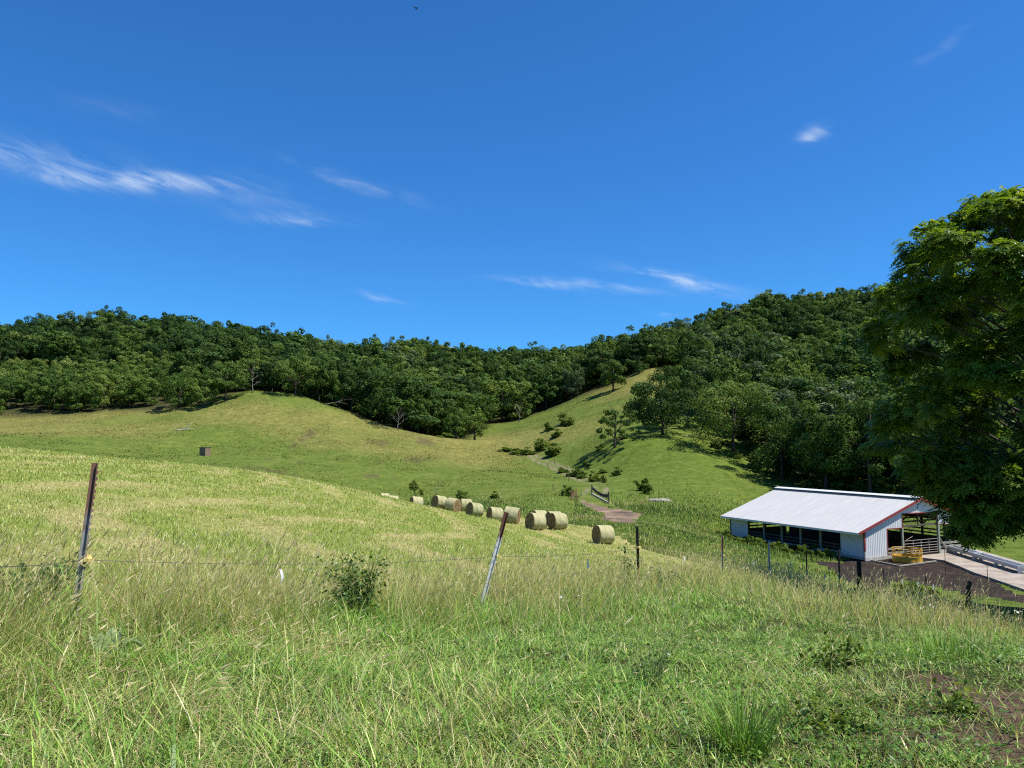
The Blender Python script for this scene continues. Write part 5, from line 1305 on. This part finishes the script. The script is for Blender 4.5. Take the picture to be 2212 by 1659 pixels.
# --- broad-leaved clover and weeds between the grass, thicker at the lower right
A = Acc(); n = 20000
x, y = polar(rg, n, 2.8, 15, -37, 37, .5); fdist, _, fs = seg_dist(FENCE, x, y)
ok = (fs < 0) & (rg.random(n) > .9 * bare_at(x, y)) & (rg.random(n) < .15 + .85 * smooth(-1, 3, x) * smooth(.38, .58, fbm(x * .7 + 12, y * .7 + 8, 3))); x, y = x[ok], y[ok]; n = len(x)
P = root(x, y, 0); P[:, 2] += rg.uniform(.02, .13, n)
k = 3; P = np.repeat(P, k, 0); N_ = rand_dirs(rg, n * k) * .6 + np.array([0, 0, 1]); N_ /= np.linalg.norm(N_, axis=1)[:, None]
P = P + rg.normal(size=P.shape) * np.array([.03, .03, .015])
V, F = leaf_quads(P, N_, .036, rg, .42); col = palette(rg, n, [(.06, .14, .02), (.11, .20, .025), (.16, .25, .04), (.10, .15, .05)], [.4, .3, .2, .1]); C = np.repeat(np.repeat(col, k, 0), 4, 0)
A.add(V, F, C); A.build('ground_weeds', M_GRASS, 'low clover and broad-leaved weeds scattered through the meadow', 'ground cover')

# --- tall seeding grass along the fence and over the bank on the right
A = Acc(); n = 230000
x, y = polar(rg, n, 4.6, 58, -40, 34, .75); fdist, fal_, fs = seg_dist(FENCE, x, y); r = np.hypot(x, y)
hay = in_poly(HAY, x, y); yard = in_poly(YARD, x, y)
bank = smooth(0, 2.5, x - 7.2 - .0 * y) * smooth(14, 19, y) * (1 - smooth(40, 50, y)) * smooth(19, 14, x)
bank = np.maximum(bank, smooth(11.5, 14, y) * smooth(21, 16, y) * smooth(4, 8, x) * .9)
edge = seg_dist(EDGE[:4], x, y)[0]
pr = np.clip(1.0 * np.exp(-(fdist / 1.15) ** 2) * (.35 + .9 * fbm(x * .5 + 5, y * .5, 3)) + .75 * bank + .7 * np.exp(-(edge / 2.2) ** 2) * (1 - hay) + .02 * (fs < 0) * (r < 12) + .18 * (fs < 0) * (x < -1.2) * (r < 8.5) * smooth(.45, .6, fbm(x * .9, y * .9 + 40, 3)), 0, 1)
ok = (rg.random(n) < pr) & ~((hay) & (fdist > 2.2)) & ~yard & (y > 2.5) & ~((y > 31) & (x > 12.5)) & ~((y > 5.0) & (y < 6.8) & (abs(x + 3.62 * y / 6.7) < .22)) & ~((y > 9.5) & (y < 11.6) & (abs(x + .45 * y / 11.5) < .2)) & ~((y > 7.2) & (y < 9.4) & (abs(x + 1.85 * y / 9.0) < .42))
x, y, r, fdist, bank = x[ok], y[ok], r[ok], fdist[ok], bank[ok]; n = len(x)
H = rg.uniform(.30, .95, n) * (.7 + .6 * fbm(x * .6, y * .6 + 9, 3)) * np.where((fdist > 2) & (r < 10), .8, 1)
H = np.where((x > 8) & (fdist > 3), H * .55, H)
col = palette(rg, n, [G2, G3, YG, ST, (.60, .50, .27), SD], [.13, .13, .20, .24, .17, .13])
wind = 2.75 + rg.normal(size=n) * 1.1
ln = rg.uniform(.05, .5, n) + .35 * (rg.random(n) < .2) + .75 * ((r < 8.0) & (fdist > 1.0)); bd_ = rg.uniform(.1, .8, n)
wd = np.maximum(rg.uniform(.0022, .005, n), r * .00055)
V, F, C = blades(rg, root(x, y), H, wd, np.where(rg.random(n) < .65, rg.normal(size=n) * .9, rg.uniform(0, 6.28, n)), ln, bd_, col * rg.uniform(.8, 1.15, (n, 1)), 4, 1.25); A.add(V, F, C)
tipi = V.reshape(n, 10, 3); tip = tipi[:, 8:].mean(1); D = tip - tipi[:, 6:8].mean(1); D /= np.linalg.norm(D, axis=1)[:, None]
hm = rg.random(n) < .42; k = hm.sum()
V, F, C = heads(rg, tip[hm] - D[hm] * .02, D[hm], rg.uniform(.05, .12, k), np.maximum(rg.uniform(.006, .014, k), r[hm] * .0008), palette(rg, k, [(.72, .64, .40), (.60, .52, .28), SD], [.5, .35, .15])); A.add(V, F, C)
A.build('tall_grass', M_TAN, 'tall tan seeding grass along the fence line and the bank above the yard', 'grass')

# --- stubble of the mown field
A = Acc(); n = 400000
x, y = polar(rg, n, 6.5, 100, -38, 16, .72); ok = in_poly(HAY, x, y); x, y = x[ok], y[ok]; n = len(x); r = np.hypot(x, y)
s_ = straw_at(x, y); H = rg.uniform(.035, .095, n) * (1 + .5 * (1 - s_)) * (1 + r / 80)
col = palette(rg, n, [(.15, .215, .03), (.21, .27, .045), (.30, .33, .08), G3, YG], [.2, .28, .24, .08, .2]); sc_ = palette(rg, n, [ST, (.55, .47, .26), SD, YG], [.4, .28, .17, .15])
pick = rg.random(n) < np.clip(.14 + .78 * s_, 0, 1); col = np.where(pick[:, None], sc_, col)
wd = np.maximum(rg.uniform(.004, .008, n), r * .0008)
V, F, C = blades(rg, root(x, y), H, wd, rg.uniform(0, 6.28, n), np.where(pick, rg.uniform(.6, 1.5, n), rg.uniform(.3, 1.1, n)), rg.uniform(0, .5, n), col * rg.uniform(.8, 1.15, (n, 1)), 1, 1.15); A.add(V, F, C)
for (px, py, Y, al) in BALES:          # loose straw left round each bale
    p = W(px, py, Y); n = 260; a = rg.uniform(0, 6.28, n); q = .5 + .75 * rg.random(n); x = p[0] + np.cos(a) * q * 1.25; y = p[1] + np.sin(a) * q
    V, F, C = blades(rg, root(x, y), rg.uniform(.10, .32, n), np.full(n, Y * .0009), rg.uniform(0, 6.28, n), rg.uniform(.4, 1.4, n), rg.uniform(0, .6, n), palette(rg, n, [ST, SD, YG], [.5, .3, .2]), 1, 1.1); A.add(V, F, C)
A.build('mown_stubble', M_GRASS, 'short mown stubble and loose straw on the hay field', 'grass')

# --- lush tall grass of the valley bottom and around the yard
A = Acc(); n = 240000
x = rg.uniform(-30, 62, n); y = rg.uniform(38, 128, n); px = 1106 + FOC * x / y
okz = ~in_poly(HAY, x, y) & ~in_poly(YARD, x, y) & ~in_poly(PATCH, x, y) & ~in_poly(np.array(AP), x, y) & (px < 2260)
s = (x - BC[0]) * BU[0] + (y - BC[1]) * BU[1]; w_ = (x - BC[0]) * BV[0] + (y - BC[1]) * BV[1]
okz &= ~((s > -.2) & (s < BL + .2) & (w_ > -.2) & (w_ < BW + .2)); okz &= np.minimum(seg_dist(TRACK[0], x, y)[0], seg_dist(TRACK[1], x, y)[0]) > 1.3
ed = seg_dist(EDGE, x, y)[0]
pr = np.exp(-(ed / 7) ** 2) * .9 + .85 * (px > 1240) * (px < 1660) * smooth(112, 88, y) * (x < 26) + .55 * (x > 14) * (y < 60) + .25 * (x > 24) * (y > 86) * smooth(112, 96, y) + .6 * (w_ < 0) * (w_ > -9) * (s > -1) * (s < 30)
ok = okz & (rg.random(n) < pr); x, y, px = x[ok], y[ok], px[ok]; n = len(x); r = np.hypot(x, y)
H = rg.uniform(.14, .46, n) * (.35 + 1.2 * fbm(x * .25 + 3, y * .25 + 7, 3)); dr = smooth(.48, .62, fbm(x * .13 + 50, y * .13 + 3, 3) + .12 * np.exp(-(seg_dist(EDGE, x, y)[0] / 2.5) ** 2))
col = palette(rg, n, [(.065, .13, .026), (.095, .165, .032), (.13, .20, .045), G3], [.3, .32, .22, .16]); dc = palette(rg, n, [YG, ST, SD, (.25, .21, .10)], [.3, .22, .28, .2]); col = np.where((rg.random(n) < .16 + .6 * dr)[:, None], dc, col)
H = H * np.where((x > 12) & (x < 42) & (y < 58), .38, 1.0); pc = PATCH.mean(0); H = H * (1 - .72 * np.exp(-(((x - pc[0]) / 7) ** 2 + ((y - pc[1] + 10) / 11) ** 2)))
V, F, C = blades(rg, root(x, y), H, np.maximum(.012, r * .0010), rg.uniform(0, 6.28, n), rg.uniform(.03, .35, n), rg.uniform(.05, .5, n), col * rg.uniform(.75, 1.15, (n, 1)), 2, 1.2); A.add(V, F, C)
A.build('valley_grass', M_GRASS, 'lush uncut grass in the valley bottom and around the barn yard', 'grass')

# --- grazed tufts over the hills
A = Acc(); n = 210000
x = rg.uniform(-150, 75, n); y = rg.uniform(96, 250, n); ok = (y < ymin_at(x, y) + 4) & ~in_poly(HAY, x, y) & ~in_poly(PATCH, x, y) & (np.minimum(seg_dist(TRACK[0], x, y)[0], seg_dist(TRACK[1], x, y)[0]) > .9) & (abs(x) < y * .72)
x, y = x[ok], y[ok]; n = len(x); r = np.hypot(x, y); ts = fbm(x * .16 + 5, y * .16 + 6, 4)
keep = rg.random(n) < smooth(.34, .62, ts) * (1 - .75 * smooth(1280, 1420, 1106 + FOC * x / y)); x, y, r, ts = x[keep], y[keep], r[keep], ts[keep]; n = len(x)
d_ = smooth(.42, .62, fbm(x * .018 + 3, y * .022 + 8, 4)); px = 1106 + FOC * x / y; d_ = d_ * (1 - .8 * smooth(1280, 1420, px))
col = palette(rg, n, [(.08, .125, .022), (.11, .155, .028), (.15, .185, .040), (.18, .21, .055)], [.3, .32, .22, .16]); dc = palette(rg, n, [(.24, .21, .07), (.33, .275, .11), (.20, .17, .06), (.40, .34, .16)], [.3, .3, .2, .2]); col = np.where((rg.random(n) < .12 + .62 * d_)[:, None], dc, col)
H = rg.uniform(.08, .26, n) * (.6 + .9 * ts)
V, F, C = blades(rg, root(x, y), H, H * rg.uniform(.35, .9, n), rg.uniform(0, 6.28, n), rg.uniform(.1, .7, n), rg.uniform(0, .6, n), col * rg.uniform(.75, 1.15, (n, 1)), 1, 1.1); A.add(V, F, C)
A.build('pasture_grass', M_TAN, 'grazed tufts of grass over the knoll and the slopes', 'grass')

# ------------------------------------------------------------------ single plants near the fence
M_ROSE = m_leaf('rose_leaves', [(0, (.032, .068, .018)), (.4, (.060, .118, .024)), (.7, (.12, .19, .032)), (1, (.26, .32, .06))], .3, 0, .4, .45)
def leafy_plant(name, label, cat, px, py, Y, h, w_, stems, per, ls, seed, mt=None, tall=None, light_top=.3):
    p = W(px, py, Y); rg = np.random.default_rng(seed); mb = MB(); P = []; Nn = []; T = []
    for i in range(stems):
        a = rg.uniform(0, 6.28); rr_ = w_ * .5 * math.sqrt(rg.random()); hh_ = h * rg.uniform(.45, 1.0)
        e = np.array([math.cos(a) * rr_, math.sin(a) * rr_, hh_]); b = np.array([e[0] * .35, e[1] * .35, -.05]); mdl = (b + e) / 2 + np.array([0, 0, .12 * h]); arc = e + np.array([math.cos(a), math.sin(a), -.25]) * .12 * w_
        kk = min(1, h / .7); mb.tube([b, mdl, e, arc], [.005 * kk, .004 * kk, .003 * kk, .0015 * kk], 4)
        for f in rg.random(per):
            q = (b * (1 - f) ** 2 + 2 * mdl * f * (1 - f) + e * f * f) if f < .85 else arc
            P.append(q + rg.normal(size=3) * ls * 1.1); Nn.append(rg.normal(size=3) * .6 + [0, 0, .8]); T.append(.35 + light_top * (q[2] / h) ** 2 + .15 * rg.normal())
    P = np.array(P); P[:, 2] = np.maximum(P[:, 2], .01); Nn = np.array(Nn); Nn /= np.linalg.norm(Nn, axis=1)[:, None]; V, F = leaf_quads(P, Nn, ls, rg, .62)
    t = thing(name, label, cat, (p[0], p[1], gz(p[0], p[1]))); link('leaves', mesh_np(name, V, F, [mt or M_ROSE], False, dict(tint=np.repeat(np.array(T), 4))), t); mb.build('stems', M_STEM, t); return t
M_STEM = simple('green_stem', (.13, .17, .05), (.22, .25, .08), 6, .7)
leafy_plant('rose_bush', 'wild rose bush with light green tips growing through the fence wire', 'bush', 765, 1362, 9.0, .78, .72, 30, 46, .056, 91, light_top=.55)
leafy_plant('rose_bush', 'low dark-leaved rose sprawl in the grass right of the mullein', 'bush', 395, 1400, 6.9, .30, .95, 22, 24, .038, 92, light_top=.1)
leafy_plant('weed_plant', 'dense dark weeds left of the rusty post', 'weeds', 62, 1345, 7.0, .62, .62, 40, 34, .050, 93, light_top=.15)
leafy_plant('weed_plant', 'thin leafy sprig beside the dark post', 'weeds', 1349, 1262, 18, 1.25, .25, 5, 30, .075, 94, light_top=.3)
leafy_plant('rose_bush', 'small bush at the foot of the dark post', 'bush', 1412, 1262, 18.6, .48, .9, 22, 24, .075, 95, light_top=.2)
leafy_plant('weed_plant', 'wiry dark branching weed in the lower right meadow', 'weeds', 1405, 1530, 5.4, .34, .34, 26, 16, .022, 96, light_top=.2)
leafy_plant('weed_plant', 'bright broad-leaved weed low in the meadow left of the bare soil', 'weeds', 1800, 1460, 6.6, .22, .55, 20, 16, .06, 97, M_SHRUB, light_top=.3)
leafy_plant('weed_plant', 'leafy weed at the bottom edge of the meadow, right of centre', 'weeds', 1790, 1600, 4.6, .16, .5, 16, 14, .055, 98, M_SHRUB, light_top=.3)
leafy_plant('weed_plant', 'pale fuzzy weed near the lower right corner', 'weeds', 2085, 1560, 4.9, .15, .32, 12, 14, .05, 99, M_SHRUB, light_top=.35)
# tussock
def tussock(label, px, py, Y, h, nb, seed, cols, w_=.12):
    p = W(px, py, Y); rg = np.random.default_rng(seed); a = rg.uniform(0, 6.28, nb); q = np.sqrt(rg.random(nb)) * w_; z = gz(p[0], p[1])
    P = np.stack([np.cos(a) * q, np.sin(a) * q, np.full(nb, -.03)], 1); col = palette(rg, nb, cols, [1] * len(cols))
    V, F, C = blades(rg, P, h * rg.uniform(.55, 1.1, nb), rg.uniform(.004, .008, nb), a + rg.normal(size=nb) * .5, rg.uniform(.02, .5, nb), rg.uniform(.1, .9, nb), col, 4, 1.2)
    o = tag(link('grass_tussock', mesh_np('tussock', V, F, [M_GRASS], False, dict(col=C))), label, 'grass tussock'); o.location = (p[0], p[1], z); return o
tussock('tall green grass tussock at the bottom of the picture right of centre', 1605, 1625, 4.15, .42, 260, 5, [G4, G1, G2, G3])
tussock('dense fresh green grass clump beside the bare soil', 2050, 1440, 6.9, .34, 420, 6, [G1, G2, G2, G3], .4)
tussock('straw-coloured grass tussock between rose bush and leaning post', 905, 1330, 9.9, .75, 160, 7, [ST, SD, YG, G3], .2)
tussock('tall dry seed stalks right of the leaning post', 1165, 1300, 13.5, 1.1, 130, 8, [ST, SD, YG, YG], .35)
# mullein rosette: big felted leaves
M_MUL = m_leaf('felted_leaf', [(0, (.13, .185, .075)), (.5, (.20, .265, .115)), (1, (.28, .33, .17))], .2, 0, .8, .15, (1.1, 1.1, .7))
p = W(225, 1470, 5.75); t = thing('mullein_plant', 'mullein with large pale felted leaves in front of the rusty post', 'plant', (p[0], p[1], gz(p[0], p[1])))
rg = np.random.default_rng(17)
for (az_, ln_, wd_, up) in ((1.5, .40, .12, 1.25), (.5, .40, .13, .95), (2.5, .42, .11, 1.05), (-.4, .32, .11, .6), (-1.6, .30, .12, .5), (3.6, .30, .10, .5), (-2.4, .26, .10, .35), (.9, .26, .09, 1.2)):
    d = np.array([math.cos(az_), math.sin(az_)]); V = []; n = 9
    for i in range(n):
        f = i / (n - 1); th = up - .9 * f * f; r_ = ln_ * f * math.cos(up * .85) ; z = ln_ * f * math.sin(th * .95 + .05); ww = wd_ * math.sin(math.pi * min(1, .12 + f * .88)) ** .8 * .5
        for s, dz in ((-1, .02), (0, -.012), (1, .02)): V.append((d[0] * r_ - d[1] * s * ww, d[1] * r_ + d[0] * s * ww, z + dz + .006 * rg.normal() + .02))
    F = [(3 * i + k, 3 * i + k + 1, 3 * i + k + 4, 3 * i + k + 3) for i in range(n - 1) for k in (0, 1)]
    link('leaf', mesh_np('mullein_leaf', V, F, [M_MUL], True, dict(tint=np.full(len(V), rg.uniform(.25, .8)))), t)
# weeds against the barn side and on the yard mound
WEED = [shrub_mesh(700 + i, 1.2, .8, 1000, .18, M_SHRUB, 14) for i in range(3)]
def weed(label, x, y, h, w_, group):
    o = tag(link('weed_clump', random.choice(WEED), None, (x, y, gz(x, y) - .05), (0, 0, random.uniform(0, 6))), label, 'weeds', group); o.scale = (w_ / 1.6, w_ / 1.6, h / 1.2); return o
for k in range(26):
    q = Bw(random.uniform(-3.4, -.9), 2.6 + k * .56 + random.uniform(-.2, .2)); weed('dark green nettle clump growing against the open side of the barn', q[0], q[1], random.uniform(.7, 1.35), random.uniform(1.3, 2.2), 'nettles along the barn side')
for k, (px, py, Y) in enumerate(((1920, 1248, 44), (1937, 1240, 44.5), (1955, 1246, 43.5), (1968, 1252, 43), (1985, 1254, 42.5), (2000, 1258, 42), (2016, 1262, 41), (1945, 1258, 42), (1975, 1264, 40.5))):
    p = W(px, py, Y); weed('bright green weed clump on the mound between yard and bank', p[0], p[1], random.uniform(.5, 1.0), random.uniform(.9, 1.5), 'weeds on the yard mound')
# white yarrow and daisies
A = Acc(); n = 900; x, y = polar(rg, n, 4.5, 42, -34, 33, .3); fdist, _, fs = seg_dist(FENCE, x, y); ok = (np.hypot(x, y) > 8) & (rg.random(n) < .05 + .5 * np.exp(-(fdist / 1.5) ** 2) * (y > 16)) & ~in_poly(HAY, x, y) & ~in_poly(YARD, x, y); x, y = x[ok], y[ok]; n = len(x)
P = root(x, y, 0); P[:, 2] += rg.uniform(.18, .55, n); k = 3; P = np.repeat(P, k, 0) + rg.normal(size=(n * k, 3)) * .018; N_ = np.tile([0, -.35, .94], (n * k, 1)) + rg.normal(size=(n * k, 3)) * .2; N_ /= np.linalg.norm(N_, axis=1)[:, None]
V, F = leaf_quads(P, N_, .026, rg, .9); A.add(V, F, np.tile([.72, .72, .68], (len(V), 1)))
A.build('wildflowers', M_GRASS, 'scattered small white wildflowers in the rough grass', 'flowers')
